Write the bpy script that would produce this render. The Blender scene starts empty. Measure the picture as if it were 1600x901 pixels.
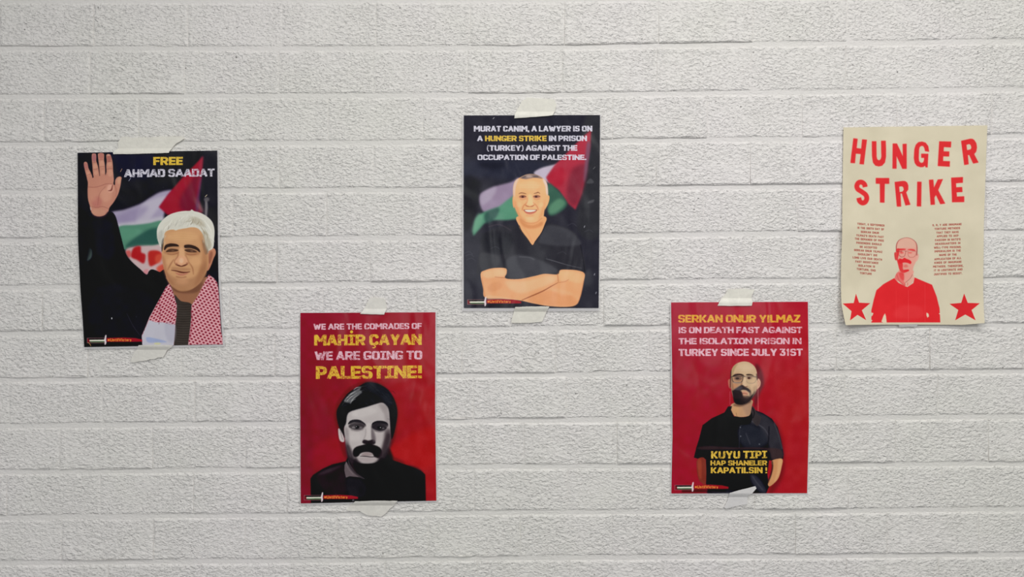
import bpy, bmesh, math, random
import numpy as np
from mathutils import Vector, Matrix, noise as mnoise

# ---------------- camera ----------------
C = bpy.context.scene.collection
scene = bpy.context.scene
CAM = Vector((0.0, -1.74, 1.56))
PITCH, ROLL, LENS = 2.4, 0.42, 28.0
cam_d = bpy.data.cameras.new('camera')
cam_d.lens = LENS
cam_d.sensor_width = 36.0
cam_d.clip_start = 0.05
cam = bpy.data.objects.new('camera', cam_d)
C.objects.link(cam)
CAM_R = Matrix.Rotation(math.radians(90 - PITCH), 3, 'X') @ Matrix.Rotation(math.radians(-ROLL), 3, 'Z')
cam.matrix_world = Matrix.Translation(CAM) @ CAM_R.to_4x4()
scene.camera = cam

# ---------------- world, lights, exposure ----------------
world = bpy.data.worlds.new('room_ambient')
scene.world = world
world.use_nodes = True
bg = world.node_tree.nodes['Background']
bg.inputs['Color'].default_value = (0.97, 0.985, 1.0, 1)
bg.inputs['Strength'].default_value = 0.2
scene.view_settings.view_transform = 'Standard'
scene.view_settings.look = 'None'
scene.view_settings.gamma = 1.0
scene.view_settings.use_curve_mapping = False
scene.view_settings.exposure = 0.07


def area(name, loc, target, sx, sy, power, col=(1, 1, 1)):
    d = bpy.data.lights.new(name, 'AREA')
    d.shape = 'RECTANGLE'
    d.size, d.size_y = sx, sy
    d.energy = power
    d.color = col
    o = bpy.data.objects.new(name, d)
    C.objects.link(o)
    o.location = loc
    o.rotation_euler = (Vector(target) - Vector(loc)).to_track_quat('-Z', 'Y').to_euler()
    return o


# fluorescent ceiling panels of the room, in rows parallel to the wall
area('ceiling_light', (0.5, -1.15, 3.0), (0.5, -1.15, 0), 2.2, 0.35, 27, (1.0, 0.985, 0.955))
area('ceiling_light', (-1.6, -2.9, 3.0), (-1.6, -2.9, 0), 1.2, 0.35, 40, (0.98, 0.99, 1.0))
area('ceiling_light', (1.9, -2.9, 3.0), (1.9, -2.9, 0), 1.2, 0.35, 44, (1.0, 0.98, 0.95))
area('ceiling_light', (-1.6, -5.2, 3.0), (-1.6, -5.2, 0), 1.2, 0.35, 40)
area('ceiling_light', (1.9, -5.2, 3.0), (1.9, -5.2, 0), 1.2, 0.35, 40)

# two unseen area lights added behind the camera for soft reflections in the laminate
area('rear_reflection_light', (2.1, -6.4, 1.25), (2.1, 0, 1.25), 1.3, 1.7, 9, (0.93, 0.97, 1.0))
area('rear_reflection_light', (-0.5, -6.4, 1.25), (-0.5, 0, 1.25), 1.3, 1.7, 9, (0.93, 0.97, 1.0))


def place(px, py, y=0.0):
    """point on the plane y=const seen at photo position (px, py)"""
    f = 1600 * LENS / 36.0
    r = CAM_R @ Vector(((px - 800) / f, -(py - 450.5) / f, -1.0))
    t = (y - CAM.y) / r.y
    return CAM + r * t


PRINT_VEIL, PRINT_KEY = 0.014, 0.76

# ------------------------------------------------------------------
# flat prints: a small numpy painter that draws the artwork of each sheet
# (artwork units are tenths of an inch-like "print units", y down)
# ------------------------------------------------------------------
SC = 4


def F(ox, oy, s):
    return lambda pts: [(ox + x / s, oy + y / s) for x, y in pts]


def catmull(pts, closed=True, n=7):
    P = np.array(pts, float)
    if closed:
        Q = np.vstack([P[-1], P, P[0], P[1]])
    else:
        Q = np.vstack([2 * P[0] - P[1], P, 2 * P[-1] - P[-2]])
    out = []
    t = np.linspace(0, 1, n, endpoint=False)[:, None]
    for i in range(1, len(Q) - 2):
        a, b, c, d = Q[i - 1], Q[i], Q[i + 1], Q[i + 2]
        out.append(0.5 * (2 * b + (c - a) * t + (2 * a - 5 * b + 4 * c - d) * t ** 2 + (3 * b - a - 3 * c + d) * t ** 3))
    o = np.vstack(out)
    if not closed:
        o = np.vstack([o, P[-1]])
    return o


def box1(m, r, axis):
    if r < 1:
        return m
    pad = [(0, 0), (0, 0)]
    pad[axis] = (r + 1, r)
    c = np.cumsum(np.pad(m, pad, mode='edge'), axis=axis)
    n = m.shape[axis]
    if axis == 0:
        return (c[2 * r + 1:2 * r + 1 + n] - c[:n]) / (2 * r + 1)
    return (c[:, 2 * r + 1:2 * r + 1 + n] - c[:, :n]) / (2 * r + 1)


def blurm(m, s):
    r = int(round(s))
    if r < 1:
        return m
    for _ in range(3):
        m = box1(box1(m, r, 0), r, 1)
    return m


def vnoise(shape, cell, seed):
    """smooth value noise in 0..1"""
    rng = np.random.RandomState(seed)
    cy, cx = (cell if isinstance(cell, tuple) else (cell, cell))
    h, w = shape
    gh, gw = int(h / cy) + 3, int(w / cx) + 3
    g = rng.rand(gh, gw)
    y = np.arange(h) / cy
    x = np.arange(w) / cx
    yi = y.astype(int)
    xi = x.astype(int)
    fy = (y - yi)[:, None]
    fx = (x - xi)[None, :]
    fy = fy * fy * (3 - 2 * fy)
    fx = fx * fx * (3 - 2 * fx)
    a = g[yi][:, xi]
    b = g[yi][:, xi + 1]
    c = g[yi + 1][:, xi]
    d = g[yi + 1][:, xi + 1]
    return (a * (1 - fx) + b * fx) * (1 - fy) + (c * (1 - fx) + d * fx) * fy


# glyphs: (width, [strokes]); a stroke is a centre line in a 1-high box, y down.
# 'r' strokes are straight with square joins, 'c' strokes are rounded off into curves
GL = {
    'A': (1.04, [('r', [(-0.06, 1.12), (0.5, -0.12)]), ('r', [(1.06, 1.12), (0.5, -0.12)]), ('h', [(0.25, 0.72), (0.75, 0.72)])]),
    'B': (0.92, [('r', [(0, 0), (0, 1)]), ('c', [(0, 0), (0.9, 0), (0.9, 0.48), (0.1, 0.48)]), ('c', [(0.1, 0.48), (1, 0.48), (1, 1), (0, 1)])]),
    'C': (0.92, [('c', [(1, 0.2), (0.95, 0), (0.5, 0), (0, 0), (0, 0.5), (0, 1), (0.5, 1), (0.95, 1), (1, 0.8)])]),
    'D': (0.94, [('r', [(0, 0), (0, 1)]), ('c', [(0, 0), (0.5, 0), (1, 0), (1, 0.5), (1, 1), (0.5, 1), (0, 1)])]),
    'E': (0.82, [('r', [(1, 0), (0, 0), (0, 1), (1, 1)]), ('r', [(0, 0.5), (0.9, 0.5)])]),
    'F': (0.8, [('r', [(1, 0), (0, 0), (0, 1.02)]), ('r', [(0, 0.52), (0.88, 0.52)])]),
    'G': (0.98, [('c', [(1, 0.14), (0.95, 0), (0.5, 0), (0, 0), (0, 0.5), (0, 1), (0.5, 1), (1, 1), (1, 0.6)]), ('r', [(1, 0.6), (0.66, 0.6)])]),
    'H': (0.96, [('r', [(0, 0), (0, 1)]), ('r', [(1, 0), (1, 1)]), ('r', [(0, 0.5), (1, 0.5)])]),
    'I': (0.36, [('r', [(0.5, 0), (0.5, 1)])]),
    '|': (0.72, [('r', [(0.5, 0), (0.5, 1)]), ('r', [(0, 0), (1, 0)]), ('r', [(0, 1), (1, 1)])]),
    'J': (0.88, [('c', [(1, 0), (1, 1), (0.5, 1), (0, 1), (0, 0.7)]), ('r', [(0.3, 0), (1, 0)])]),
    'K': (1.0, [('r', [(0, 0), (0, 1)]), ('r', [(1.02, -0.12), (0.35, 0.52)]), ('r', [(0.35, 0.48), (1.02, 1.12)]), ('h', [(0, 0.52), (0.4, 0.52)])]),
    'L': (0.78, [('r', [(0, 0), (0, 1), (1, 1)])]),
    'M': (1.22, [('r', [(0, 1), (0, 0)]), ('r', [(1, 1), (1, 0)]), ('r', [(0.05, -0.05), (0.5, 0.66)]), ('r', [(0.95, -0.05), (0.5, 0.66)])]),
    'N': (1.0, [('r', [(0, 1), (0, 0)]), ('r', [(1, 1), (1, 0)]), ('r', [(0, -0.02), (1, 1.02)])]),
    'O': (0.98, [('o', [(0, 0), (0.5, 0), (1, 0), (1, 0.5), (1, 1), (0.5, 1), (0, 1), (0, 0.5)])]),
    'P': (0.9, [('r', [(0, 1), (0, 0)]), ('c', [(0, 0), (1, 0), (1, 0.62), (0, 0.62)])]),
    'Q': (0.98, [('o', [(0, 0), (0.5, 0), (1, 0), (1, 0.5), (1, 1), (0.5, 1), (0, 1), (0, 0.5)]), ('r', [(0.6, 0.7), (1, 1.05)])]),
    'R': (0.96, [('r', [(0, 1), (0, 0)]), ('c', [(0, 0), (1, 0), (1, 0.58), (0, 0.58)]), ('r', [(0.5, 0.5), (1.02, 1.14)])]),
    'S': (0.9, [('c', [(1, 0.14), (0.9, 0), (0.5, 0), (0, 0), (0, 0.48), (0.5, 0.48), (1, 0.52), (1, 1), (0.5, 1), (0.1, 1), (0, 0.86)])]),
    'T': (0.9, [('r', [(0, 0), (1, 0)]), ('r', [(0.5, 0), (0.5, 1)])]),
    'U': (0.96, [('c', [(0, 0), (0, 0.5), (0, 1), (0.5, 1), (1, 1), (1, 0.5), (1, 0)])]),
    'V': (1.0, [('r', [(-0.03, -0.12), (0.5, 1.08)]), ('r', [(1.03, -0.12), (0.5, 1.08)])]),
    'W': (1.36, [('r', [(-0.02, -0.12), (0.26, 1.1)]), ('r', [(0.5, 0.1), (0.26, 1.1)]), ('r', [(0.5, 0.1), (0.74, 1.1)]), ('r', [(1.02, -0.12), (0.74, 1.1)])]),
    'Y': (1.02, [('r', [(-0.02, -0.12), (0.5, 0.62)]), ('r', [(1.02, -0.12), (0.5, 0.62)]), ('r', [(0.5, 0.55), (0.5, 1)])]),
    'Z': (0.86, [('r', [(0, 0), (1, 0)]), ('r', [(0.95, 0.05), (0.05, 0.95)]), ('r', [(0, 1), (1, 1)])]),
    '3': (0.84, [('r', [(0, 0), (0.9, 0)]), ('r', [(0.9, 0), (0.45, 0.45)]), ('c', [(0.4, 0.46), (1, 0.42), (1, 1), (0.5, 1), (0, 1), (0, 0.8)])]),
    '1': (0.6, [('r', [(0.0, 0.2), (0.6, 0.02)]), ('r', [(0.6, 0), (0.6, 1)])]),
    '0': (0.88, [('o', [(0, 0), (0.5, 0), (1, 0), (1, 0.5), (1, 1), (0.5, 1), (0, 1), (0, 0.5)])]),
    '6': (0.84, [('c', [(0.95, 0), (0, 0), (0, 0.5), (0, 1), (1, 1), (1, 0.5), (0, 0.5)])]),
    ',': (0.32, [('r', [(0.5, 0.98), (0.3, 1.15)])]),
    '.': (0.32, [('r', [(0.5, 1.0), (0.5, 1.0)])]),
    "'": (0.3, [('r', [(0.5, 0.0), (0.5, 0.2)])]),
    '-': (0.5, [('r', [(0.1, 0.5), (0.9, 0.5)])]),
    '!': (0.38, [('r', [(0.5, 0), (0.5, 0.5)]), ('r', [(0.5, 1.0), (0.5, 1.0)])]),
    '(': (0.46, [('c', [(0.9, -0.08), (0.1, 0.1), (0.1, 1.0), (0.9, 1.18)])]),
    ')': (0.46, [('c', [(0.1, -0.08), (0.9, 0.1), (0.9, 1.0), (0.1, 1.18)])]),
    '#': (0.8, [('r', [(0.32, 0.15), (0.2, 0.95)]), ('r', [(0.8, 0.15), (0.68, 0.95)]), ('r', [(0, 0.38), (1, 0.38)]), ('r', [(0, 0.72), (1, 0.72)])]),
    'n': (0.62, [('r', [(0, 0.35), (0, 1)]), ('c', [(0, 0.4), (1, 0.3), (1, 1)])]),
    't': (0.5, [('c', [(0.4, 0.1), (0.4, 1), (1, 1)]), ('r', [(0, 0.35), (0.95, 0.35)])]),
    'i': (0.26, [('r', [(0.5, 0.4), (0.5, 1)]), ('r', [(0.5, 0.08), (0.5, 0.1)])]),
    'l': (0.26, [('r', [(0.5, 0.0), (0.5, 1)])]),
    'c': (0.58, [('c', [(1, 0.42), (0, 0.3), (0, 1.05), (1, 0.96)])]),
    'o': (0.62, [('o', [(0, 0.35), (1, 0.35), (1, 1), (0, 1)])]),
    'r': (0.44, [('r', [(0.1, 0.35), (0.1, 1)]), ('c', [(0.1, 0.5), (0.6, 0.35), (1, 0.38)])]),
    'y': (0.6, [('r', [(0, 0.35), (0.5, 0.95)]), ('r', [(1, 0.35), (0.3, 1.28)])]),
}


def chaikin(P, closed, n=3):
    P = [np.array(p, float) for p in P]
    for _ in range(n):
        Q = [] if closed else [P[0]]
        m = len(P) if closed else len(P) - 1
        for i in range(m):
            a, b = P[i], P[(i + 1) % len(P)]
            Q += [a * 0.75 + b * 0.25, a * 0.25 + b * 0.75]
        if not closed:
            Q.append(P[-1])
        P = Q
    if closed:
        P.append(P[0])
    return P


class Sheet:
    def __init__(self, x0, y0, x1, y1, base, seed):
        self.x0, self.y0, self.x1, self.y1 = x0, y0, x1, y1
        self.w, self.h = int((x1 - x0) * SC), int((y1 - y0) * SC)
        self.a = np.ones((self.h, self.w, 3)) * np.array(base, float)
        self.seed = seed

    def window(self, pts, ext):
        P = (np.array(pts, float) - (self.x0, self.y0)) * SC
        lo = np.floor(P.min(0)).astype(int) - ext
        hi = np.ceil(P.max(0)).astype(int) + ext
        lo = np.maximum(lo, 0)
        hi = np.minimum(hi, (self.w, self.h))
        return P, lo, hi

    def mask(self, pts, ext=2):
        P, lo, hi = self.window(pts, ext)
        w, h = hi - lo
        if w <= 0 or h <= 0:
            return None, lo, hi
        P = P - lo
        acc = np.zeros((h, w + 2))
        A = P
        B = np.roll(P, -1, 0)
        ns = 3
        ys = (np.arange(h * ns) + 0.5) / ns
        for (ax, ay), (bx, by) in zip(A, B):
            if ay == by:
                continue
            s = 1.0 if by > ay else -1.0
            ylo, yhi = min(ay, by), max(ay, by)
            i0 = max(0, int(np.ceil(ylo * ns - 0.5)))
            i1 = min(h * ns, int(np.ceil(yhi * ns - 0.5)))
            if i1 <= i0:
                continue
            yy = ys[i0:i1]
            xx = np.clip(ax + (yy - ay) * (bx - ax) / (by - ay), 0, w)
            xi = xx.astype(int)
            fr = xx - xi
            r = np.arange(i0, i1) // ns
            np.add.at(acc, (r, xi), s * (1 - fr) / ns)
            np.add.at(acc, (r, xi + 1), s * fr / ns)
        m = np.clip(np.abs(np.cumsum(acc, 1))[:, :w], 0, 1)
        return m, lo, hi

    def blend(self, m, lo, hi, col, a=1.0):
        v = self.a[lo[1]:hi[1], lo[0]:hi[0]]
        mm = (m * a)[..., None]
        v[:] = v * (1 - mm) + np.array(col, float) * mm

    def poly(self, pts, col, a=1.0, blur=0.0, s=True, f=None, mod=None):
        if f:
            pts = f(pts)
        if s:
            pts = catmull(pts)
        b = blur * SC * 0.6
        m, lo, hi = self.mask(pts, int(b * 3) + 3)
        if m is None:
            return
        m = blurm(m, b)
        if mod is not None:
            m = m * mod[lo[1]:hi[1], lo[0]:hi[0]]
        self.blend(m, lo, hi, col, a)

    def ell(self, cx, cy, rx, ry, col, a=1.0, blur=0.0, f=None, rot=0.0, mod=None):
        t = np.linspace(0, 2 * np.pi, 24, endpoint=False)
        c, s_ = np.cos(np.radians(rot)), np.sin(np.radians(rot))
        x, y = rx * np.cos(t), ry * np.sin(t)
        self.poly(list(zip(cx + c * x - s_ * y, cy + s_ * x + c * y)), col, a, blur, False, f, mod)

    def line(self, pts, wd, col, a=1.0, blur=0.0, f=None, s=True):
        """stroke with a width that may vary: wd is a number or a list (print units)"""
        if f:
            pts = f(pts)
        P = np.array(pts, float)
        W = np.array([wd] * len(P) if np.isscalar(wd) else wd, float)
        if s and len(P) > 2:
            Q = catmull(np.column_stack([P, W]), False)
            P, W = Q[:, :2], np.maximum(Q[:, 2], 0.05)
        d = np.gradient(P, axis=0)
        n = np.column_stack([-d[:, 1], d[:, 0]]) / (np.hypot(d[:, 0], d[:, 1])[:, None] + 1e-9)
        L = P + n * W[:, None] / 2
        R = P - n * W[:, None] / 2
        self.poly(list(map(tuple, np.vstack([L, R[::-1]]))), col, a, blur, False)

    def glyph(self, ch, ox, oy, w, h, t, col, a=1.0, rot=0.0, tilt=0.0, dirt=None, soft=0.0):
        """glyph box: top-left (ox,oy), w x h print units; t stroke thickness (units)"""
        if ch not in GL:
            return
        gw, strokes = GL[ch]
        ca, sa = math.cos(math.radians(rot)), math.sin(math.radians(rot))
        cx, cy = ox + w / 2, oy + h / 2
        R = math.hypot(w, h) / 2 + t + 1
        P, lo, hi = self.window([(cx - R, cy - R), (cx + R, cy + R)], 0)
        if hi[0] <= lo[0] or hi[1] <= lo[1]:
            return
        X, Y = np.meshgrid((np.arange(lo[0], hi[0]) + 0.5) / SC + self.x0 - cx, (np.arange(lo[1], hi[1]) + 0.5) / SC + self.y0 - cy)
        Xr = X * ca + Y * sa + w / 2
        Yr = -X * sa + Y * ca + h / 2
        Yr = Yr - tilt * (Xr - w / 2)
        kv = (1.62 if ch in 'SG3' else 1.4) if t / h > 0.24 else 1.0
        clipd = np.maximum(-Yr, Yr - h)
        Yr = Yr * kv
        tt = t / 2
        d = np.full(X.shape, 1e9)
        iw, ih = max(w - t, 0.01), h * kv - t
        for kind, st in strokes:
            Q = [(tt + x * iw, tt + y * ih) for x, y in st]
            if kind in 'co':
                Q = chaikin(Q, kind == 'o')
            for k in range(len(Q) - 1):
                (ax, ay), (bx, by) = Q[k], Q[k + 1]
                L = math.hypot(bx - ax, by - ay)
                ux, uy = ((bx - ax) / L, (by - ay) / L) if L > 1e-6 else (0, 1)
                s_ = (Xr - ax) * ux + (Yr - ay) * uy
                q = np.abs(-(Xr - ax) * uy + (Yr - ay) * ux) - tt
                e = np.maximum(-s_, s_ - L)
                if kind in 'co':
                    dd = np.where(e > 0, np.hypot(e, q + tt) - tt, q)
                    if kind == 'c' and k == 0:
                        dd = np.maximum(dd, -s_)
                    if kind == 'c' and k == len(Q) - 2:
                        dd = np.maximum(dd, s_ - L)
                elif kind == 'h' or min(abs(ux), abs(uy)) > 0.05:
                    dd = np.maximum(q, e)
                else:
                    dd = np.maximum(q, e - tt)
                d = np.minimum(d, dd)
        if ch not in ',()yQ':
            d = np.maximum(d, clipd)
        if ch in 'AKRVWYM':
            d = np.maximum(d, np.maximum(-Xr, Xr - w) - 0.05 * w)
        m = np.clip(0.5 - d * SC / (1 + soft * SC), 0, 1)
        if dirt is not None:
            m = m * dirt[lo[1]:hi[1], lo[0]:hi[0]]
        self.blend(m, lo, hi, col, a)

    def text(self, s, x0, x1, yt, yb, yt2, col, wt=0.27, a=1.0, gap=0.06, f=None, dirt=None, cols=None, edge=None, space=0.32, soft=0.0):
        """fits s between x0 and x1; yt/yb top and bottom at the left, yt2 top at the right"""
        if f:
            (x0, yt), (x1, yt2) = f([(x0, yt), (x1, yt2)])
            (_, yb), = f([(0, yb)])
        h = yb - yt
        ws = [(space if c == ' ' else GL.get({'İ': '|', 'Ç': 'C'}.get(c, c), (0.5,))[0]) for c in s]
        tot = sum(ws) + gap * (len(s) - 1)
        k = (x1 - x0) / tot
        x = x0
        sl = (yt2 - yt) / (x1 - x0)
        for i, c in enumerate(s):
            w = ws[i] * k
            cc = cols[i] if cols else col
            yy = yt + sl * (x + w / 2 - x0)
            g = {'İ': '|', 'Ç': 'C'}.get(c, c)
            th = wt * h * (1.1 if wt > 0.25 else 1.0)
            if c != ' ':
                th = min(th, max(w * 0.4, h * 0.1)) if c not in "I!.,'il" else min(th, w * 0.98)
                self.glyph(g, x, yy, w, h, th, cc, a, 0, sl, dirt, soft)
                if c == 'İ':
                    self.ell(x + w / 2, yy - h * 0.24, h * 0.14, h * 0.14, cc, a)
                if c == 'Ç':
                    self.line([(x + w * 0.5, yy + h), (x + w * 0.66, yy + h * 1.12), (x + w * 0.5, yy + h * 1.24), (x + w * 0.34, yy + h * 1.2)], h * 0.09, cc, a)
            x += w + gap * k

    def dirt(self, amount, cell=3.0):
        n = vnoise((self.h, self.w), cell, self.seed + 7) * 0.55 + vnoise((self.h, self.w), cell * 0.5, self.seed + 8) * 0.45
        big = vnoise((self.h, self.w), 14.0, self.seed + 9)
        thr = 0.30 + amount * (big - 0.35)
        return np.clip((n - thr) * 7 + 0.45, 1 - min(0.72, amount * 1.6), 1)

    def grain(self, amp, cell=2.0):
        n = vnoise((self.h, self.w), cell, self.seed + 1) - 0.5
        n2 = vnoise((self.h, self.w), 40.0, self.seed + 2) - 0.5
        self.a += (n * amp + n2 * amp * 1.2)[..., None]

    def scratch(self, n, col, a=0.5):
        rng = random.Random(self.seed)
        for _ in range(n):
            x = rng.uniform(self.x0 + 6, self.x1 - 6)
            y = rng.uniform(self.y0 + 6, self.y1 - 6)
            an = rng.uniform(0, 3.14)
            L = rng.uniform(0.6, 2.0)
            self.line([(x, y), (x + L * math.cos(an), y + L * math.sin(an))], 0.45, col, a * rng.uniform(0.4, 1), 0.2, s=False)

    def logo(self, x, y, rot=0.0, scale=1.0):
        """knife-shaped flag mark with a hashtag, drawn 84 units long"""
        def f(p):
            return [(x + (u * 1.0 - v * rot) / 16 * scale, y + (v + u * rot) / 16 * scale) for u, v in p]
        self.poly([(180, 105), (1290, 105), (1290, 190), (180, 190)], (24, 14, 22), 0.55, 1.2, False, f)
        self.poly([(0, 0), (430, 0), (430, 128), (0, 128)], (150, 110, 112), 0.75, 0.2, False, f)
        self.poly([(12, 12), (430, 12), (430, 116), (12, 116)], (96, 22, 36), 1, 0.2, False, f)
        self.poly([(30, 12), (430, 12), (430, 46), (60, 46)], (18, 16, 20), 1, 0.2, False, f)
        self.poly([(62, 48), (430, 44), (430, 84), (62, 86)], (205, 205, 188), 1, 0.2, False, f)
        self.poly([(62, 86), (430, 84), (430, 114), (90, 114)], (58, 88, 58), 1, 0.2, False, f)
        self.poly([(14, 14), (66, 62), (14, 112)], (120, 24, 38), 1, 0.2, False, f)
        self.poly([(480, 4), (900, -6), (1180, 10), (1345, 48), (1345, 96), (1180, 100), (480, 98)], (150, 30, 40), 1, 0.3, False, f)
        self.poly([(450, -62), (478, -60), (470, 40), (475, 120), (452, 168), (432, 160), (428, 90), (412, 60), (428, 20)], (222, 205, 208), 1, 0.25, True, f)
        (ax, ay), (bx, by) = f([(505, 14), (1085, 14)])
        self.text('#UntilVictory', ax, bx, ay, ay + 4.6 * scale, by, (232, 140, 62), 0.22, 1.0, 0.14)


def jag(pts, amp, seed, n=5):
    """roughen an outline"""
    rng = random.Random(seed)
    out = []
    for i in range(len(pts)):
        a, b = pts[i], pts[(i + 1) % len(pts)]
        for k in range(n):
            t = k / n
            out.append((a[0] + (b[0] - a[0]) * t + rng.uniform(-amp, amp), a[1] + (b[1] - a[1]) * t + rng.uniform(-amp, amp)))
    return out


def print_raised_hand():
    c = Sheet(118, 230, 356, 546, (27, 25, 35), 11)
    H = F(120, 225, 7.508); T = F(170, 225, 7.511); B = F(120, 330, 7.507); A = F(240, 320, 6.436); S = F(200, 430, 6.4375)
    P = c.poly
    P([(0, 0), (500, 0), (520, 300), (400, 420), (150, 380), (60, 200)], (30, 32, 56), 0.6, 6, f=T)
    P([(1130, 80), (1290, 80), (1290, 700), (1150, 600)], (38, 38, 44), 0.8, 4, f=T)
    # flag
    P([(40, 810), (200, 770), (390, 700), (500, 630), (620, 565), (760, 545), (700, 640), (640, 900), (500, 1100), (100, 1100), (60, 950)], (158, 148, 172), 1, 2.0, f=T)
    P([(400, 720), (560, 640), (700, 620), (560, 800), (440, 930), (330, 900)], (186, 180, 192), 0.7, 3, f=T)
    P([(90, 860), (330, 760), (480, 740), (330, 900), (120, 960)], (140, 128, 160), 0.6, 4, f=T)
    P([(60, 950), (400, 900), (640, 850), (640, 930), (400, 1010), (100, 1040)], (186, 182, 190), 0.8, 3, f=T)
    P([(1110, 150), (1095, 420), (1060, 640), (1110, 800), (900, 850), (700, 830), (600, 740), (700, 600), (870, 400)], (152, 24, 48), 1, 1.6, f=T, s=False)
    P([(1080, 280), (1050, 620), (1120, 800), (880, 790), (850, 640), (980, 430)], (104, 30, 52), 0.75, 4, f=T)
    P([(1075, 420), (1095, 420), (1060, 780), (1030, 740)], (88, 66, 104), 0.55, 2, f=T)
    P([(1085, 180), (1115, 150), (1100, 300), (1060, 290)], (150, 50, 66), 0.8, 2, f=T)
    c.line([(1150, 650), (1155, 740), (1150, 850)], [3.2, 4.2, 3.6], (128, 122, 124), 0.9, 1.2, f=T)
    c.ell(1158, 650, 32, 26, (92, 88, 92), 0.9, 1.2, f=T)
    P([(540, 170), (700, 160), (860, 140), (1000, 110), (1050, 160), (1050, 400), (980, 420), (700, 400), (560, 450), (480, 330), (490, 210)], (84, 132, 110), 1, 1.6, f=B)
    P([(760, 270), (900, 200), (1050, 210), (1050, 390), (980, 400), (700, 400), (590, 430), (620, 370)], (46, 84, 76), 0.95, 3, f=B)
    P([(540, 200), (700, 200), (780, 230), (700, 290), (560, 340)], (92, 146, 120), 0.6, 3, f=B)
    P([(590, 450), (700, 410), (900, 400), (1060, 410), (1060, 760), (900, 720), (830, 740), (700, 640), (620, 540)], (192, 168, 168), 1, 1.6, f=B)
    P([(680, 430), (760, 410), (770, 480), (820, 510), (800, 610), (720, 570), (650, 530)], (168, 30, 34), 0.95, 1.5, f=B)
    P([(860, 470), (960, 460), (1010, 500), (990, 580), (920, 630), (870, 640), (850, 560)], (176, 40, 36), 0.95, 1.5, f=B)
    P([(590, 470), (640, 460), (650, 520), (620, 540)], (196, 60, 56), 0.7, 1.5, f=B)
    P([(940, 520), (1020, 500), (1000, 600), (940, 600)], (208, 96, 70), 0.6, 2, f=B)
    P([(950, 660), (1040, 620), (1060, 760), (980, 730)], (202, 76, 58), 0.9, 2, f=B)
    P([(800, 690), (850, 680), (840, 740), (800, 720)], (205, 110, 120), 0.6, 1.2, f=B)
    # coat and arm
    P([(0, 60), (190, 60), (380, 20), (430, 10), (470, 60), (500, 160), (540, 320), (580, 470), (620, 550), (690, 620), (760, 680), (830, 742), (860, 700), (900, 680), (980, 710), (1060, 760), (1060, 1600), (0, 1600)], (20, 18, 28), 1, 0.5, f=B)
    P([(200, 100), (420, 120), (470, 380), (420, 560), (250, 500), (210, 300)], (26, 22, 38), 0.8, 4, f=B)
    P([(165, 430), (195, 460), (190, 540), (140, 580), (150, 500)], (74, 88, 84), 0.9, 1.2, f=B)
    P([(40, 120), (180, 120), (190, 420), (120, 600), (40, 600)], (28, 29, 32), 0.8, 3, f=B)
    P([(250, 900), (700, 870), (950, 1100), (900, 1450), (400, 1500), (150, 1300)], (31, 29, 36), 0.8, 5, f=B)
    c.line([(0, 380), (60, 500), (130, 600)], 0.5, (66, 66, 74), 0.8, 0.4, f=S)
    # hand
    sk, dk, hi_ = (190, 132, 112), (146, 88, 78), (212, 160, 134)
    fingers = [
        [(97, 235), (105, 214), (122, 211), (138, 225), (152, 285), (178, 335), (196, 385), (190, 430), (150, 450), (128, 380), (108, 300)],
        [(190, 140), (195, 118), (215, 113), (238, 120), (243, 150), (243, 200), (262, 260), (275, 330), (279, 380), (250, 395), (215, 395), (203, 330), (195, 230), (190, 180)],
        [(262, 125), (275, 112), (300, 108), (325, 113), (335, 130), (335, 190), (345, 260), (348, 340), (348, 385), (300, 390), (286, 370), (278, 290), (268, 190)],
        [(360, 140), (368, 124), (388, 120), (408, 128), (418, 150), (435, 220), (440, 300), (442, 450), (350, 410), (362, 330), (360, 260), (366, 200)]]
    for fg in fingers:
        P(fg, sk, 1, 0.35, f=H)
    P([(150, 430), (200, 398), (280, 376), (350, 372), (440, 390), (446, 470), (462, 480), (466, 425), (490, 392), (520, 383), (540, 395), (536, 430), (525, 500), (500, 590), (450, 680), (400, 745), (385, 790), (350, 830), (300, 850), (250, 848), (210, 830), (180, 780), (170, 730), (148, 650), (142, 560), (145, 480)], sk, 1, 0.4, f=H)
    c.ell(122, 262, 22, 40, (164, 100, 98), 0.7, 1, f=H, rot=-15)
    c.ell(218, 165, 24, 46, (158, 98, 106), 0.75, 1, f=H)
    c.ell(300, 145, 30, 38, (170, 106, 98), 0.7, 1, f=H)
    c.ell(392, 170, 26, 46, (158, 96, 88), 0.75, 1, f=H)
    c.ell(388, 133, 16, 10, (214, 170, 150), 0.7, 0.6, f=H)
    for x, y, rx, ry in [(232, 265, 24, 32), (310, 240, 26, 44), (400, 240, 26, 26), (405, 340, 28, 44), (240, 340, 22, 26), (320, 330, 22, 26), (150, 350, 14, 26)]:
        c.ell(x, y, rx, ry, hi_, 0.5, 0.9, f=H)
    for a_, b_ in [((108, 308), (150, 298)), ((125, 372), (180, 352)), ((197, 222), (240, 214)), ((205, 300), (262, 292)), ((270, 190), (330, 184)), ((278, 272), (340, 262)), ((366, 214), (425, 204)), ((364, 296), (436, 290))]:
        c.line([a_, b_], 0.7, dk, 0.75, 0.3, f=H, s=False)
    c.ell(250, 680, 60, 70, (178, 108, 100), 0.6, 2.2, f=H)
    c.ell(210, 590, 50, 90, (196, 138, 116), 0.6, 2.5, f=H)
    c.ell(360, 600, 70, 80, (206, 152, 128), 0.6, 2.5, f=H)
    c.ell(410, 520, 40, 50, (224, 172, 150), 0.7, 1.6, f=H)
    c.line([(148, 505), (230, 508), (300, 490), (360, 470), (440, 470)], 0.9, dk, 0.7, 0.4, f=H)
    c.line([(435, 480), (420, 540), (380, 550)], [1.0, 2.6, 0.6], (120, 62, 54), 0.85, 0.4, f=H)
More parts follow.
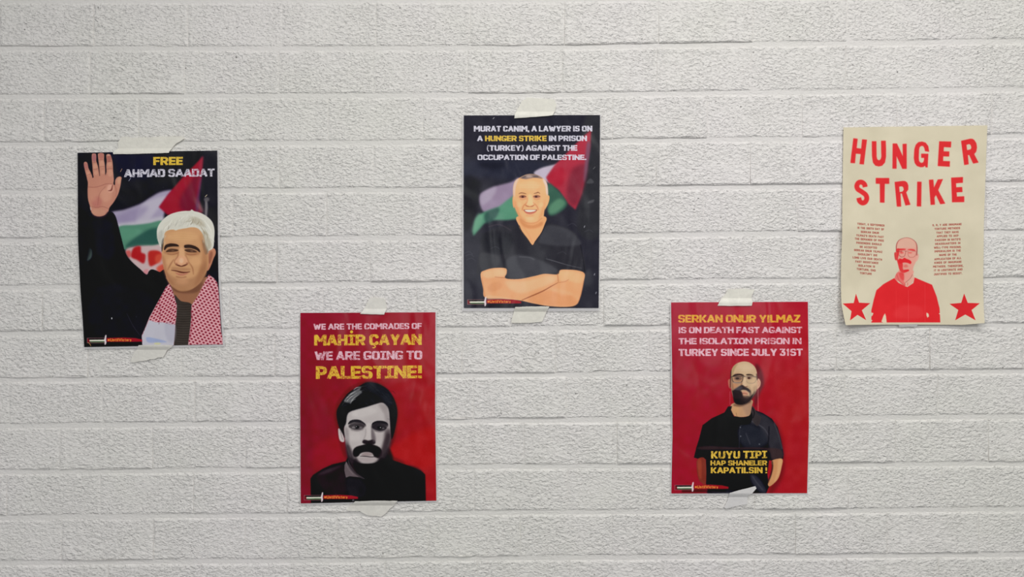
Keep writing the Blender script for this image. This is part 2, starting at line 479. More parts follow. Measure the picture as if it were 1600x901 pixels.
    c.line([(350, 500), (290, 570), (270, 640), (262, 720)], 0.8, dk, 0.55, 0.6, f=H)
    c.line([(460, 480), (480, 560), (470, 620)], 1.2, (160, 96, 84), 0.6, 0.8, f=H)
    c.ell(510, 430, 18, 40, (206, 160, 130), 0.6, 1, f=H, rot=8)
    c.line([(190, 735), (250, 745), (320, 735), (390, 760)], 1.0, dk, 0.6, 0.5, f=H)
    c.ell(270, 800, 80, 34, (196, 148, 122), 0.5, 1.5, f=H)
    c.line([(176, 740), (184, 775)], 1.4, (205, 190, 180), 0.7, 0.4, f=H, s=False)
    c.line([(200, 830), (250, 862), (340, 850), (380, 800)], 2.2, (60, 44, 48), 0.7, 0.8, f=H)
    # neck, collar, scarf
    P([(395, 20), (440, 90), (480, 215), (540, 265), (650, 292), (720, 200), (810, 20), (700, 60), (560, 110)], (150, 104, 78), 1, 0.4, f=S)
    P([(460, 110), (600, 130), (760, 70), (720, 160), (600, 180), (480, 160)], (112, 74, 58), 0.8, 1.6, f=S)
    P([(480, 195), (540, 255), (650, 292), (648, 450), (612, 700), (466, 700), (485, 480), (498, 300)], (60, 54, 50), 1, 0.4, f=S)
    for k in range(34):
        yy = 290 + k * 12
        c.line([(500, yy), (560, yy + 5), (636, yy + 2)], 0.6, (84, 76, 70) if k % 2 else (42, 38, 36), 0.45, 0.2, f=S)
    left = [(425, 80), (450, 130), (475, 210), (500, 300), (496, 400), (484, 500), (468, 700), (155, 700), (150, 600), (190, 510), (225, 420), (280, 320), (330, 230), (390, 120)]
    right = [(822, -8), (870, 25), (905, 70), (918, 130), (930, 300), (945, 560), (962, 640), (964, 692), (612, 697), (630, 560), (645, 420), (648, 300), (720, 190), (790, 50)]
    pink = (216, 162, 168)
    P(left, pink, 1, 0.4, f=S, s=False)
    P(right, pink, 1, 0.4, f=S, s=False)
    X, Y = np.meshgrid((np.arange(c.w) + 0.5) / SC + c.x0, (np.arange(c.h) + 0.5) / SC + c.y0)

    def dots(px, py, skew, skx, warp):
        xx = X + Y * skx + warp * np.sin(Y / 14.0)
        yy = Y + X * skew + warp * np.sin(X / 9.0)
        r = np.floor(yy / py)
        u = xx / px + 0.5 * (r % 2)
        u = (u - np.floor(u) - 0.5) * px
        v = (yy / py - r - 0.5) * py
        rr = np.sqrt((u / 2.15) ** 2 + (v / 1.75) ** 2)
        th = np.clip((1.0 - rr) * 2.6, 0, 1)
        ln = np.clip(1 - np.abs(np.abs(u) + np.abs(v) * 1.2 - px * 0.42) * 1.6, 0, 1) * 0.30
        return np.clip(th + ln, 0, 1)
    P(left, (132, 36, 52), 0.95, 0.3, f=S, s=False, mod=dots(6.2, 4.0, 0.45, -0.1, 0.5))
    P(right, (128, 32, 48), 0.95, 0.3, f=S, s=False, mod=dots(6.6, 4.3, -0.28, 0.18, 0.4))
    P([(222, 445), (290, 470), (360, 470), (440, 495), (484, 490), (468, 700), (156, 700), (150, 610)], (186, 184, 194), 1, 0.6, f=S, s=False)
    P([(200, 620), (320, 640), (400, 668), (300, 672), (210, 670)], (150, 162, 196), 0.9, 1, f=S)
    c.ell(305, 684, 34, 10, (205, 205, 140), 0.7, 0.8, f=S)
    P([(380, 480), (480, 500), (470, 660), (400, 640)], (168, 166, 180), 0.6, 2, f=S)
    c.line([(325, 260), (335, 380), (320, 490)], 1.2, (120, 40, 56), 0.5, 0.6, f=S)
    c.line([(640, 350), (655, 450), (630, 640)], 2.0, (130, 40, 56), 0.45, 1, f=S)
    c.line([(800, 60), (880, 160), (900, 260)], 1.6, (120, 40, 56), 0.4, 1, f=S)
    # head
    P([(550, 470), (575, 440), (603, 432), (628, 448), (634, 488), (612, 540), (590, 600), (562, 655), (540, 640)], (186, 126, 98), 1, 0.4, f=A)
    P([(575, 480), (600, 470), (600, 520), (575, 590), (560, 560)], (136, 84, 66), 0.7, 0.8, f=A)
    P([(48, 330), (45, 260), (62, 205), (105, 150), (160, 105), (230, 77), (310, 62), (375, 60), (393, 47), (420, 64), (480, 80), (550, 120), (600, 175), (621, 250), (619, 330), (608, 430), (565, 462), (530, 492), (300, 500), (100, 430), (70, 400)], (208, 206, 194), 1, 0.4, f=A)
    P([(112, 350), (126, 280), (180, 250), (300, 240), (400, 225), (465, 245), (515, 320), (528, 420), (552, 480), (562, 560), (552, 640), (515, 735), (455, 805), (370, 858), (280, 868), (210, 832), (160, 775), (132, 705), (106, 600), (95, 500), (98, 420)], (198, 150, 108), 1, 0.4, f=A)
    P([(90, 380), (112, 330), (108, 430), (92, 470)], (70, 62, 56), 0.8, 0.6, f=A)
    P([(500, 350), (545, 420), (560, 470), (530, 500), (505, 420)], (112, 96, 82), 0.75, 1, f=A)
    P([(500, 260), (560, 300), (590, 420), (550, 450), (520, 380)], (168, 158, 136), 0.7, 1.6, f=A)
    # fringe
    P(jag([(112, 320), (125, 270), (150, 230), (230, 255), (300, 235), (345, 232), (380, 205), (430, 190), (480, 215), (520, 270), (520, 200), (430, 130), (250, 120), (120, 180), (90, 300)], 4, 5), (206, 203, 190), 1, 0.4, s=False, f=A)
    for a_, b_, cc, w_ in [((300, 190), (390, 120), (176, 170, 152), 1.0), ((380, 200), (410, 140), (120, 108, 88), 1.2), ((400, 190), (425, 150), (150, 138, 112), 0.8), ((440, 200), (470, 150), (140, 126, 100), 1.0), ((465, 215), (490, 165), (176, 160, 126), 0.9), ((340, 170), (400, 150), (140, 130, 110), 0.8), ((150, 250), (165, 205), (120, 112, 96), 1.0), ((230, 180), (320, 110), (228, 226, 216), 1.4), ((120, 240), (200, 150), (224, 222, 212), 1.6), ((180, 220), (290, 130), (190, 186, 172), 0.8), ((520, 160), (590, 260), (226, 224, 214), 1.8), ((560, 200), (600, 320), (222, 220, 206), 1.4), ((400, 100), (520, 150), (222, 220, 208), 1.4), ((90, 260), (75, 350), (180, 178, 168), 1.4), ((520, 240), (560, 340), (150, 142, 118), 1.0), ((250, 90), (360, 80), (188, 184, 172), 0.8), ((490, 230), (530, 300), (146, 130, 98), 1.4)]:
        c.line([a_, ((a_[0] + b_[0]) / 2 + 6, (a_[1] + b_[1]) / 2 + 4), b_], [w_ * .5, w_, w_ * .4], cc, 0.75, 0.4, f=A)
    # face shading
    c.ell(300, 320, 150, 48, (214, 168, 120), 0.6, 3, f=A)
    P([(480, 300), (525, 420), (555, 560), (510, 720), (420, 820), (470, 640), (500, 480)], (164, 112, 78), 0.65, 3, f=A)
    P([(96, 500), (130, 560), (150, 680), (220, 800), (170, 780), (110, 620)], (168, 112, 84), 0.6, 2, f=A)
    c.ell(190, 570, 50, 45, (214, 164, 122), 0.55, 2.5, f=A)
    c.ell(430, 570, 55, 45, (210, 160, 116), 0.6, 2.5, f=A)
    c.ell(190, 475, 78, 26, (160, 108, 78), 0.6, 1.5, f=A)
    c.ell(400, 485, 80, 26, (160, 108, 78), 0.6, 1.5, f=A)
    P([(118, 432), (135, 402), (185, 388), (245, 396), (264, 416), (200, 418), (150, 428), (122, 455)], (34, 27, 27), 0.95, 0.5, f=A)
    P([(322, 406), (372, 400), (430, 416), (468, 445), (476, 476), (440, 452), (380, 434), (326, 432)], (34, 27, 27), 0.95, 0.5, f=A)
    P([(135, 470), (170, 442), (225, 442), (266, 456), (230, 468), (170, 472)], (46, 32, 28), 0.9, 0.6, f=A)
    P([(322, 452), (365, 440), (415, 452), (446, 474), (395, 476), (345, 470)], (46, 32, 28), 0.9, 0.6, f=A)
    c.ell(205, 460, 16, 6, (132, 96, 76), 0.5, 0.3, f=A)
    c.ell(395, 464, 16, 6, (150, 112, 90), 0.5, 0.3, f=A)
    c.line([(150, 492), (200, 500), (255, 486)], 0.9, (130, 80, 60), 0.6, 0.5, f=A)
    c.line([(335, 492), (385, 502), (440, 494)], 0.9, (130, 80, 60), 0.6, 0.5, f=A)
    P([(262, 440), (300, 430), (318, 470), (320, 540), (270, 540), (268, 480)], (216, 168, 126), 0.7, 1.4, f=A)
    P([(225, 560), (250, 520), (300, 510), (345, 530), (360, 575), (340, 602), (290, 612), (240, 600)], (214, 160, 124), 0.85, 1.2, f=A)
    c.ell(290, 560, 22, 28, (232, 188, 156), 0.7, 1.2, f=A)
    c.line([(262, 470), (252, 520), (222, 560), (224, 590)], 1.4, (146, 92, 68), 0.7, 0.8, f=A)
    c.line([(232, 598), (262, 608), (290, 616), (325, 606), (352, 594)], [1.2, 2.2, 1.6, 2.4, 1.0], (92, 50, 42), 0.9, 0.5, f=A)
    c.line([(330, 500), (352, 545), (364, 580)], 1.4, (150, 98, 70), 0.6, 0.8, f=A)
    c.line([(215, 545), (180, 600), (152, 655)], [1, 2, 1], (142, 90, 66), 0.65, 0.8, f=A)
    c.line([(365, 575), (400, 630), (412, 700)], [1, 2, 1], (146, 94, 68), 0.65, 0.9, f=A)
    c.line([(188, 655), (235, 662), (290, 676), (335, 678), (378, 670)], [1.0, 1.8, 2.4, 1.8, 0.8], (88, 44, 38), 0.95, 0.4, f=A)
    P([(225, 678), (290, 690), (360, 682), (320, 706), (270, 708)], (176, 108, 92), 0.8, 0.7, f=A)
    c.line([(235, 720), (290, 730), (340, 722)], 2.0, (140, 90, 68), 0.6, 1.0, f=A)
    c.ell(300, 775, 70, 34, (206, 156, 118), 0.6, 2.5, f=A)
    c.line([(190, 820), (270, 866), (380, 858), (470, 800), (540, 690)], 2.4, (108, 70, 52), 0.6, 1.2, f=A)
    # hair strands following the comb, skin modelling
    rg = random.Random(3)
    for _ in range(230):
        t = rg.random()
        x = 60 + 540 * t
        top = 250 - 190 * math.sin(min(1, t * 1.35) * math.pi / 2) if t < 0.6 else 70 + 240 * ((t - 0.6) / 0.4) ** 1.5
        low = 300 - 90 * math.sin(t * math.pi) if 0.15 < t < 0.8 else 400
        y = rg.uniform(top + 14, max(top + 20, low - 14))
        if t < 0.62:
            ang = math.radians(140 - 40 * (1 - t) + rg.uniform(-14, 14))
        else:
            ang = math.radians(70 + rg.uniform(-16, 16))
        L = rg.uniform(22, 60)
        x2, y2 = x + L * math.cos(ang), y + L * math.sin(ang)
        if 130 < x2 < 480 and y2 > 236:
            continue
        g = rg.choice([232, 226, 218, 190, 176, 160])
        c.line([(x, y), ((x + x2) / 2 + 3, (y + y2) / 2 - 2), (x2, y2)], [0.2, rg.uniform(0.4, 0.9), 0.2], (g, g - 3, g - 14), 0.55, 0.25, f=A)
    P([(380, 130), (440, 120), (500, 160), (530, 220), (470, 210), (420, 190)], (150, 138, 112), 0.35, 2.0, f=A)
    P([(50, 300), (100, 250), (110, 340), (85, 400), (65, 380)], (176, 174, 164), 0.6, 1.6, f=A)
    P([(100, 620), (160, 690), (250, 740), (350, 745), (450, 700), (530, 560), (545, 660), (500, 760), (420, 835), (330, 868), (240, 850), (150, 770)], (150, 104, 76), 0.5, 2.5, f=A)
    c.ell(300, 770, 62, 26, (196, 144, 106), 0.55, 2, f=A)
    P([(130, 400), (200, 380), (262, 410), (262, 450), (130, 460)], (150, 104, 78), 0.35, 1.5, f=A)
    P([(322, 400), (400, 395), (475, 440), (475, 475), (330, 452)], (150, 104, 78), 0.35, 1.5, f=A)
    P([(118, 432), (135, 402), (185, 388), (245, 396), (264, 416), (200, 418), (150, 428), (122, 455)], (34, 27, 27), 0.6, 0.6, f=A)
    P([(322, 406), (372, 400), (430, 416), (468, 445), (476, 476), (440, 452), (380, 434), (326, 432)], (34, 27, 27), 0.6, 0.6, f=A)
    c.ell(240, 592, 14, 10, (150, 94, 70), 0.7, 0.7, f=A)
    c.ell(348, 588, 13, 10, (140, 88, 66), 0.7, 0.7, f=A)
    P([(200, 625), (290, 632), (380, 640), (370, 660), (290, 662), (200, 650)], (160, 112, 84), 0.5, 1.2, f=A)
    for k in range(4):
        c.line([(180, 300 + k * 22), (300, 292 + k * 22), (430, 304 + k * 22)], 0.7, (176, 128, 90), 0.35, 0.8, f=A)
    # writing
    d = c.dirt(0.42)
    c.text('FREE', 535, 880, 154, 250, 152, (226, 184, 66), 0.3, 1, 0.05, f=T, dirt=c.dirt(0.2))
    c.text('AHMAD SAADAT', 195, 1250, 300, 393, 290, (206, 202, 212), 0.28, 1, 0.03, f=T, dirt=d)
    c.line([(150, 330), (170, 292)], 0.9, (190, 150, 120), 0.8, 0.2, f=T, s=False)
    c.line([(248, 436), (272, 402)], 0.9, (170, 170, 190), 0.8, 0.2, f=T, s=False)
    c.line([(1138, 622), (1164, 594)], 0.8, (220, 205, 170), 0.9, 0.2, f=T, s=False)
    c.line([(296.5, 0), (297, 0)], 0.1, (0, 0, 0), 0)
    c.line([(705 / 4., 0), (706 / 4., 0)], 0.1, (0, 0, 0), 0)
    c.ell(176.8, 496.8, 0.8, 1.6, (200, 200, 205), 0.9, 0.2)
    c.logo(138.0, 527.2, -0.004, 1.02)
    c.line([(139.5, 534.5), (142, 536), (144.2, 539.6)], 0.9, (200, 150, 90), 0.9, 0.2)
    c.scratch(14, (120, 122, 140), 0.4)
    c.grain(4)
    return c


def red_ground(c, left, right, top):
    n = vnoise((c.h, c.w), 90.0, c.seed + 3)
    u = np.linspace(0, 1, c.w)[None, :] * np.ones((c.h, 1))
    v = np.linspace(0, 1, c.h)[:, None] * np.ones((1, c.w))
    k = np.clip(u * 1.1 - 0.05 + (n - 0.5) * 0.35, 0, 1)[..., None]
    c.a = np.array(left, float) * (1 - k) + np.array(right, float) * k
    t = np.clip(1 - v * 2.2, 0, 1)[..., None] * 0.5
    c.a = c.a * (1 - t) + np.array(top, float) * t


def print_moustache():
    c = Sheet(465, 484, 687, 788, (140, 25, 40), 22)
    red_ground(c, (128, 22, 42), (160, 34, 38), (148, 30, 52))
    T = F(460, 480, 6.667); A = F(515, 590, 6.008); B = F(460, 680, 6.667)
    P = c.poly
    P([(1000, 100), (1460, -100), (1460, 200), (1380, 350), (1100, 250), (980, 180)], (176, 34, 34), 0.7, 6, f=B)
    P([(300, 50), (540, 0), (560, 180), (400, 290), (200, 350), (150, 200)], (158, 20, 42), 0.55, 6, f=B)
    P([(70, -300), (180, -300), (200, 600), (70, 660)], (120, 24, 44), 0.5, 5, f=B)
    # head halo
    P([(60, 300), (90, 200), (200, 80), (380, 20), (520, 70), (620, 200), (650, 330), (620, 560), (560, 700), (700, 800), (200, 800), (60, 420)], (96, 24, 30), 0.6, 2.2, f=A)
    # body
    P([(175, 440), (200, 405), (300, 340), (400, 295), (540, 262), (600, 150), (960, 150), (1000, 240), (1100, 275), (1200, 310), (1320, 360), (1365, 400), (1372, 720), (180, 720)], (14, 15, 20), 1, 0.7, s=False, f=B)
    P([(220, 420), (330, 345), (520, 290), (540, 400), (545, 600), (400, 640), (300, 560)], (40, 26, 34), 0.85, 3, f=B)
    P([(240, 400), (360, 340), (500, 300), (450, 340), (330, 390)], (62, 50, 56), 0.7, 2, f=B)
    P([(560, 440), (700, 450), (760, 540), (720, 640), (600, 640), (550, 560)], (38, 36, 40), 0.85, 3, f=B)
    P([(1180, 310), (1340, 380), (1355, 660), (1300, 660), (1290, 450)], (26, 27, 32), 0.8, 2.5, f=B)
    # neck shadow
    P([(560, 200), (600, 300), (700, 420), (900, 330), (960, 220), (900, 100), (600, 120)], (24, 20, 24), 1, 1, f=B)
    P([(600, 250), (640, 300), (700, 340), (650, 380), (600, 320)], (60, 40, 44), 0.6, 1.6, f=B)
    # collar
    P([(545, 262), (566, 300), (620, 370), (700, 430), (640, 424), (580, 418), (542, 432), (526, 360), (528, 300)], (98, 86, 90), 1, 0.5, s=False, f=B)
    P([(566, 240), (590, 300), (650, 380), (740, 445), (690, 432), (620, 380), (570, 310)], (62, 54, 58), 0.9, 0.5, f=B)
    c.line([(545, 270), (560, 330), (620, 400)], 0.8, (130, 118, 120), 0.6, 0.4, f=B)
    # ear
    P([(86, 480), (100, 470), (122, 500), (142, 560), (140, 594), (112, 592), (94, 560)], (190, 178, 176), 1, 0.5, f=A)
    c.line([(108, 500), (118, 540), (128, 575)], 1.0, (120, 104, 104), 0.7, 0.5, f=A)
    # face
    P([(160, 360), (190, 300), (350, 260), (500, 225), (560, 280), (572, 400), (575, 560), (545, 660), (500, 740), (430, 790), (340, 800), (260, 785), (200, 740), (170, 660), (152, 580), (140, 480)], (182, 174, 172), 1, 0.5, f=A)
    P([(460, 240), (545, 260), (570, 420), (570, 600), (500, 760), (420, 790), (480, 650), (520, 500), (520, 350)], (140, 130, 130), 0.7, 2.5, f=A)
    P([(200, 640), (240, 720), (300, 790), (200, 750), (160, 650), (150, 560)], (96, 84, 88), 0.75, 2, f=A)
    P([(540, 520), (575, 540), (545, 680), (500, 770), (470, 740), (500, 640)], (56, 46, 50), 0.85, 2, f=A)
    c.ell(330, 320, 120, 40, (200, 193, 190), 0.6, 3, f=A, rot=-10)
    c.ell(235, 540, 60, 48, (196, 188, 185), 0.6, 3, f=A)
    c.ell(480, 540, 50, 48, (176, 166, 165), 0.6, 3, f=A)
    # hair
    P([(75, 380), (72, 310), (92, 260), (130, 200), (190, 130), (270, 80), (340, 42), (400, 38), (470, 55), (560, 115), (620, 220), (640, 320), (630, 420), (605, 530), (585, 570), (575, 480), (570, 400), (562, 310), (545, 262), (500, 228), (440, 240), (350, 268), (260, 292), (195, 315), (170, 350), (160, 420), (140, 470), (150, 560), (128, 520), (95, 460)], (24, 24, 29), 1, 0.7, f=A)
    P([(330, 50), (420, 45), (540, 110), (600, 220), (560, 260), (480, 170), (380, 120)], (38, 40, 46), 0.8, 3, f=A)
    P([(140, 215), (165, 175), (215, 130), (300, 82), (290, 110), (310, 130), (260, 170), (215, 215), (180, 228)], (118, 118, 120), 0.8, 1.0, f=A)
    for a_, b_, w_, cc in [((148, 210), (250, 120), 1.6, 182), ((165, 218), (262, 140), 1.2, 205), ((195, 235), (285, 150), 1.3, 190), ((215, 215), (300, 140), 0.8, 90), ((180, 205), (235, 150), 0.8, 80), ((200, 240), (255, 190), 0.9, 160), ((230, 110), (300, 80), 1.2, 190), ((250, 145), (330, 110), 0.7, 110), ((120, 260), (170, 215), 0.8, 70), ((270, 100), (350, 70), 0.7, 80)]:
        c.line([a_, ((a_[0] + b_[0]) / 2 - 8, (a_[1] + b_[1]) / 2 - 6), b_], [w_ * .4, w_, w_ * .3], (cc, cc, cc - 2), 0.85, 0.3, f=A)
    # brows and eyes
    P([(178, 430), (195, 400), (235, 386), (290, 390), (335, 420), (345, 440), (300, 425), (240, 412), (200, 425)], (30, 28, 32), 0.95, 0.6, f=A)
    P([(400, 440), (410, 415), (450, 398), (500, 398), (540, 412), (552, 435), (500, 428), (450, 436), (410, 460)], (26, 24, 28), 0.95, 0.6, f=A)
    c.ell(262, 448, 76, 36, (96, 88, 90), 0.75, 1.6, f=A)
    c.ell(468, 456, 74, 36, (60, 54, 57), 0.85, 1.6, f=A)
    P([(190, 455), (230, 434), (285, 434), (330, 452), (300, 478), (240, 482)], (70, 64, 66), 0.85, 0.6, f=A)
    P([(412, 466), (440, 446), (490, 444), (540, 458), (520, 484), (470, 494)], (40, 36, 40), 0.9, 0.6, f=A)
    c.ell(262, 456, 22, 16, (22, 20, 24), 0.9, 0.4, f=A)
    c.ell(474, 462, 22, 16, (16, 14, 18), 0.9, 0.4, f=A)
    c.ell(228, 460, 13, 7, (150, 144, 146), 0.7, 0.4, f=A)
    c.ell(298, 462, 12, 7, (140, 134, 136), 0.6, 0.4, f=A)
    c.ell(508, 468, 12, 7, (110, 104, 106), 0.6, 0.4, f=A)
    c.ell(482, 460, 5, 4, (190, 186, 188), 0.8, 0.2, f=A)
    c.ell(256, 451, 5, 4, (180, 176, 178), 0.8, 0.2, f=A)
    c.line([(192, 448), (240, 432), (300, 434), (332, 452)], 1.0, (30, 26, 30), 0.8, 0.4, f=A)
    # nose
    P([(345, 430), (385, 420), (392, 500), (400, 560), (350, 570), (345, 500)], (198, 190, 187), 0.6, 1.8, f=A)
    P([(400, 470), (420, 520), (432, 580), (420, 600), (398, 570)], (110, 100, 102), 0.7, 1.4, f=A)
    P([(312, 590), (330, 574), (370, 582), (410, 572), (432, 585), (430, 612), (380, 625), (322, 610)], (32, 26, 30), 0.95, 0.7, f=A)
    # moustache
    P([(225, 710), (228, 670), (260, 640), (310, 625), (370, 612), (420, 622), (465, 640), (492, 670), (495, 720), (470, 745), (430, 740), (400, 700), (350, 690), (300, 700), (270, 730), (240, 730)], (28, 22, 26), 1, 0.9, f=A)
    P([(300, 718), (340, 695), (390, 700), (410, 718), (360, 726)], (150, 132, 132), 0.9, 0.8, f=A)
    c.line([(290, 728), (340, 730), (390, 736), (430, 734)], [0.6, 1.4, 1.6, 0.8], (26, 18, 22), 0.95, 0.5, f=A)
    P([(272, 750), (320, 738), (400, 740), (450, 750), (420, 775), (350, 786), (290, 775)], (172, 160, 160), 0.85, 1.6, f=A)
    P([(200, 730), (260, 780), (350, 800), (450, 780), (520, 700), (560, 650), (600, 760), (560, 900), (300, 900), (230, 830)], (22, 19, 23), 0.85, 2.2, f=A)
    P([(270, 752), (330, 742), (400, 744), (445, 755), (400, 775), (340, 782)], (168, 156, 156), 0.7, 1.6, f=A)
    # deeper modelling of the portrait
    P([(186, 440), (240, 410), (330, 430), (345, 450), (300, 446), (240, 440), (195, 460)], (60, 54, 57), 0.75, 1.0, f=A)
    P([(404, 452), (450, 425), (545, 430), (548, 452), (500, 448), (440, 452), (410, 470)], (38, 34, 38), 0.8, 1.0, f=A)
    c.ell(235, 460, 16, 8, (112, 106, 108), 0.8, 0.6, f=A)
    c.ell(298, 464, 14, 7, (104, 98, 100), 0.8, 0.6, f=A)
    c.line([(205, 480), (262, 492), (320, 478)], 1.4, (112, 102, 104), 0.7, 0.9, f=A)
    c.line([(425, 490), (480, 502), (532, 486)], 1.4, (92, 82, 86), 0.7, 0.9, f=A)
    P([(398, 470), (425, 500), (440, 570), (425, 600), (400, 560)], (96, 86, 90), 0.6, 1.4, f=A)
    c.line([(345, 470), (342, 530), (322, 575)], 1.6, (140, 130, 131), 0.55, 1.0, f=A)
    P([(165, 600), (215, 690), (235, 760), (300, 800), (200, 790), (160, 690)], (52, 44, 49), 0.75, 2.2, f=A)
    P([(525, 500), (575, 480), (585, 600), (545, 720), (480, 790), (470, 730), (510, 640)], (58, 48, 53), 0.65, 2.8, f=A)
    P([(150, 460), (180, 480), (190, 600), (165, 620), (150, 540)], (128, 118, 120), 0.5, 1.6, f=A)
    P([(225, 700), (235, 660), (262, 645), (290, 660), (280, 710), (255, 738), (232, 730)], (26, 20, 24), 0.8, 1.2, f=A)
    P([(250, 745), (300, 800), (420, 800), (480, 740), (540, 780), (520, 860), (300, 880), (225, 810)], (22, 18, 22), 0.6, 1.6, f=A)
    rg = random.Random(9)
    for _ in range(70):
        x = rg.uniform(110, 600)
        y = rg.uniform(70, 270) if x < 480 else rg.uniform(100, 400)
        if y > 330 - x * 0.28 and x < 520:
            continue
        c.line([(x, y), (x + 24, y - 12 if x < 300 else y + 10), (x + 46, y - 20 if x < 300 else y + 34)], [0.2, 0.7, 0.2], rg.choice([(52, 53, 58), (64, 65, 70), (12, 12, 16)]), 0.5, 0.4, f=A)
    # writing
    w_, y_ = (218, 180, 190), (216, 178, 62)
    dd = c.dirt(0.38)
    c.text('WE ARE THE COMRADES OF', 205, 1330, 168, 230, 160, w_, 0.27, 1, 0.04, f=T, dirt=c.dirt(0.25))
    c.text('MAHİR ÇAYAN', 212, 1330, 282, 395, 274, y_, 0.28, 1, 0.03, f=T, dirt=dd)
    c.text('WE ARE GO|NG TO', 218, 1335, 455, 546, 447, w_, 0.27, 1, 0.04, f=T, dirt=dd)
    c.text('PALEST|NE!', 230, 1335, 608, 741, 600, y_, 0.28, 1, 0.03, f=T, dirt=c.dirt(0.4))
    c.logo(475.9, 771.9, 0.0)
    c.ell(552.6, 780.2, 1.5, 1.5, (120, 118, 124), 0.9, 0.2)
    c.ell(552.6, 780.2, 0.8, 0.8, (24, 20, 26), 0.9, 0.2)
    c.scratch(10, (190, 110, 120), 0.3)
    c.grain(7)
    return c


def print_folded_arms():
    c = Sheet(720, 176, 943, 486, (44, 43, 52), 33)
    T = F(715, 150, 6.957); M = F(715, 230, 6.957); A = F(785, 260, 9.01); B = F(715, 330, 5.004)
    P = c.poly
    P([(70, 150), (900, 150), (1000, 350), (600, 360), (250, 330), (70, 320)], (44, 46, 60), 0.8, 6, f=M)
    P([(250, 170), (500, 170), (480, 230), (300, 240)], (26, 26, 34), 0.5, 4, f=M)
    P([(70, 350), (250, 370), (230, 560), (180, 800), (70, 900)], (30, 29, 34), 0.85, 4, f=M)
    P([(1380, -300), (1560, -300), (1560, 900), (1300, 900), (1350, 400)], (50, 50, 54), 0.9, 4, f=M)
    # flag
    P([(240, 540), (270, 490), (400, 430), (580, 380), (680, 340), (700, 560), (600, 600), (420, 680), (300, 710), (250, 640)], (146, 128, 152), 1, 2, f=M)
    P([(250, 530), (320, 470), (420, 430), (400, 520), (300, 620), (255, 620)], (172, 160, 178), 0.7, 3, f=M)
    P([(180, 835), (210, 760), (300, 700), (440, 650), (560, 560), (660, 520), (700, 740), (560, 790), (340, 800), (230, 900), (170, 960)], (84, 138, 112), 1, 2.2, f=M)
    P([(290, 770), (320, 700), (450, 660), (420, 760), (330, 830)], (50, 78, 74), 0.8, 2.5, f=M)
    P([(200, 760), (240, 720), (280, 760), (240, 860), (180, 930), (160, 900)], (110, 160, 132), 0.7, 3, f=M)
    P([(830, 290), (900, 230), (1050, 190), (1110, 180), (1050, 260), (980, 340), (1010, 400), (960, 370)], (184, 172, 188), 1, 1.6, f=M)
    P([(960, 330), (1050, 200), (1150, 100), (1350, -100), (1450, -190), (1440, 0), (1400, 250), (1350, 500), (1280, 680), (1190, 600), (1100, 470), (1000, 390)], (164, 50, 66), 1, 1.6, s=False, f=M)
    P([(1240, 250), (1400, 200), (1350, 500), (1270, 640), (1180, 540)], (118, 44, 58), 0.8, 4, f=M)
    P([(1000, 300), (1130, 220), (1180, 330), (1080, 440), (990, 380)], (170, 36, 54), 0.7, 3, f=M)
    P([(1400, -20), (1440, -20), (1400, 300), (1370, 360)], (110, 84, 104), 0.8, 2, f=M)
    P([(980, 400), (1060, 440), (1150, 540), (1190, 620), (1120, 700), (1000, 740), (970, 600)], (58, 92, 78), 1, 2.2, f=M)
    P([(1000, 640), (1100, 560), (1170, 610), (1080, 700), (1000, 720)], (96, 142, 112), 0.75, 2.5, f=M)
    # shirt
    P([(150, 470), (170, 330), (200, 190), (300, 130), (420, 110), (500, 140), (580, 255), (660, 160), (690, 90), (850, 130), (930, 190), (970, 300), (990, 480), (780, 500), (380, 540), (180, 500)], (46, 45, 51), 1, 0.8, f=B)
    P([(700, 110), (860, 140), (930, 200), (960, 260), (800, 270), (650, 250), (640, 210)], (66, 66, 72), 0.85, 2, f=B)
    P([(390, 370), (480, 340), (620, 370), (760, 440), (760, 480), (560, 520), (400, 520), (380, 440)], (68, 68, 74), 0.85, 2, f=B)
    P([(180, 330), (300, 340), (330, 380), (300, 440), (190, 460)], (62, 62, 66), 0.8, 2, f=B)
    P([(200, 170), (420, 180), (400, 330), (300, 330), (200, 300)], (34, 34, 40), 0.8, 3, f=B)
    c.line([(690, 370), (760, 390), (860, 420), (970, 445)], [0.8, 1.4, 1, 0.6], (100, 100, 106), 0.7, 0.5, f=B)
    c.line([(480, 355), (560, 360), (600, 378)], 1.4, (96, 96, 102), 0.6, 0.8, f=B)
    c.line([(240, 120), (330, 105), (420, 150)], 1.0, (84, 70, 80), 0.6, 0.8, f=B)
    c.line([(960, 260), (980, 380), (992, 470)], 1.0, (26, 26, 32), 0.8, 0.5, f=B)
    for k, (x, y) in enumerate([(100, 350), (110, 380), (90, 330), (820, 330), (300, 290), (1030, 160), (900, 110)]):
        c.line([(x - 40, y), (x, y - 14), (x + 30, y + 6)], 0.8, (78, 78, 88), 0.5, 0.6, f=B)
    # arms
    sk = (222, 160, 114)
    P([(180, 490), (215, 460), (290, 442), (375, 445), (384, 480), (375, 522), (480, 528), (600, 505), (680, 488), (780, 492), (800, 460), (850, 455), (940, 462), (992, 488), (982, 560), (960, 660), (930, 725), (860, 745), (720, 740), (600, 720), (500, 698), (440, 690), (340, 680), (215, 672), (200, 600)], sk, 1, 0.5, f=B)
    P([(200, 480), (290, 452), (370, 456), (370, 500), (300, 515), (220, 520)], (232, 178, 134), 0.8, 1.6, f=B)
    P([(380, 540), (520, 545), (680, 505), (770, 505), (770, 540), (640, 600), (500, 640), (400, 600)], (234, 180, 138), 0.7, 2.5, f=B)
    P([(800, 470), (900, 468), (980, 495), (960, 560), (860, 540), (800, 540)], (232, 178, 132), 0.7, 2, f=B)
    P([(540, 690), (680, 620), (840, 640), (930, 690), (900, 735), (700, 730)], (214, 146, 100), 0.7, 2, f=B)
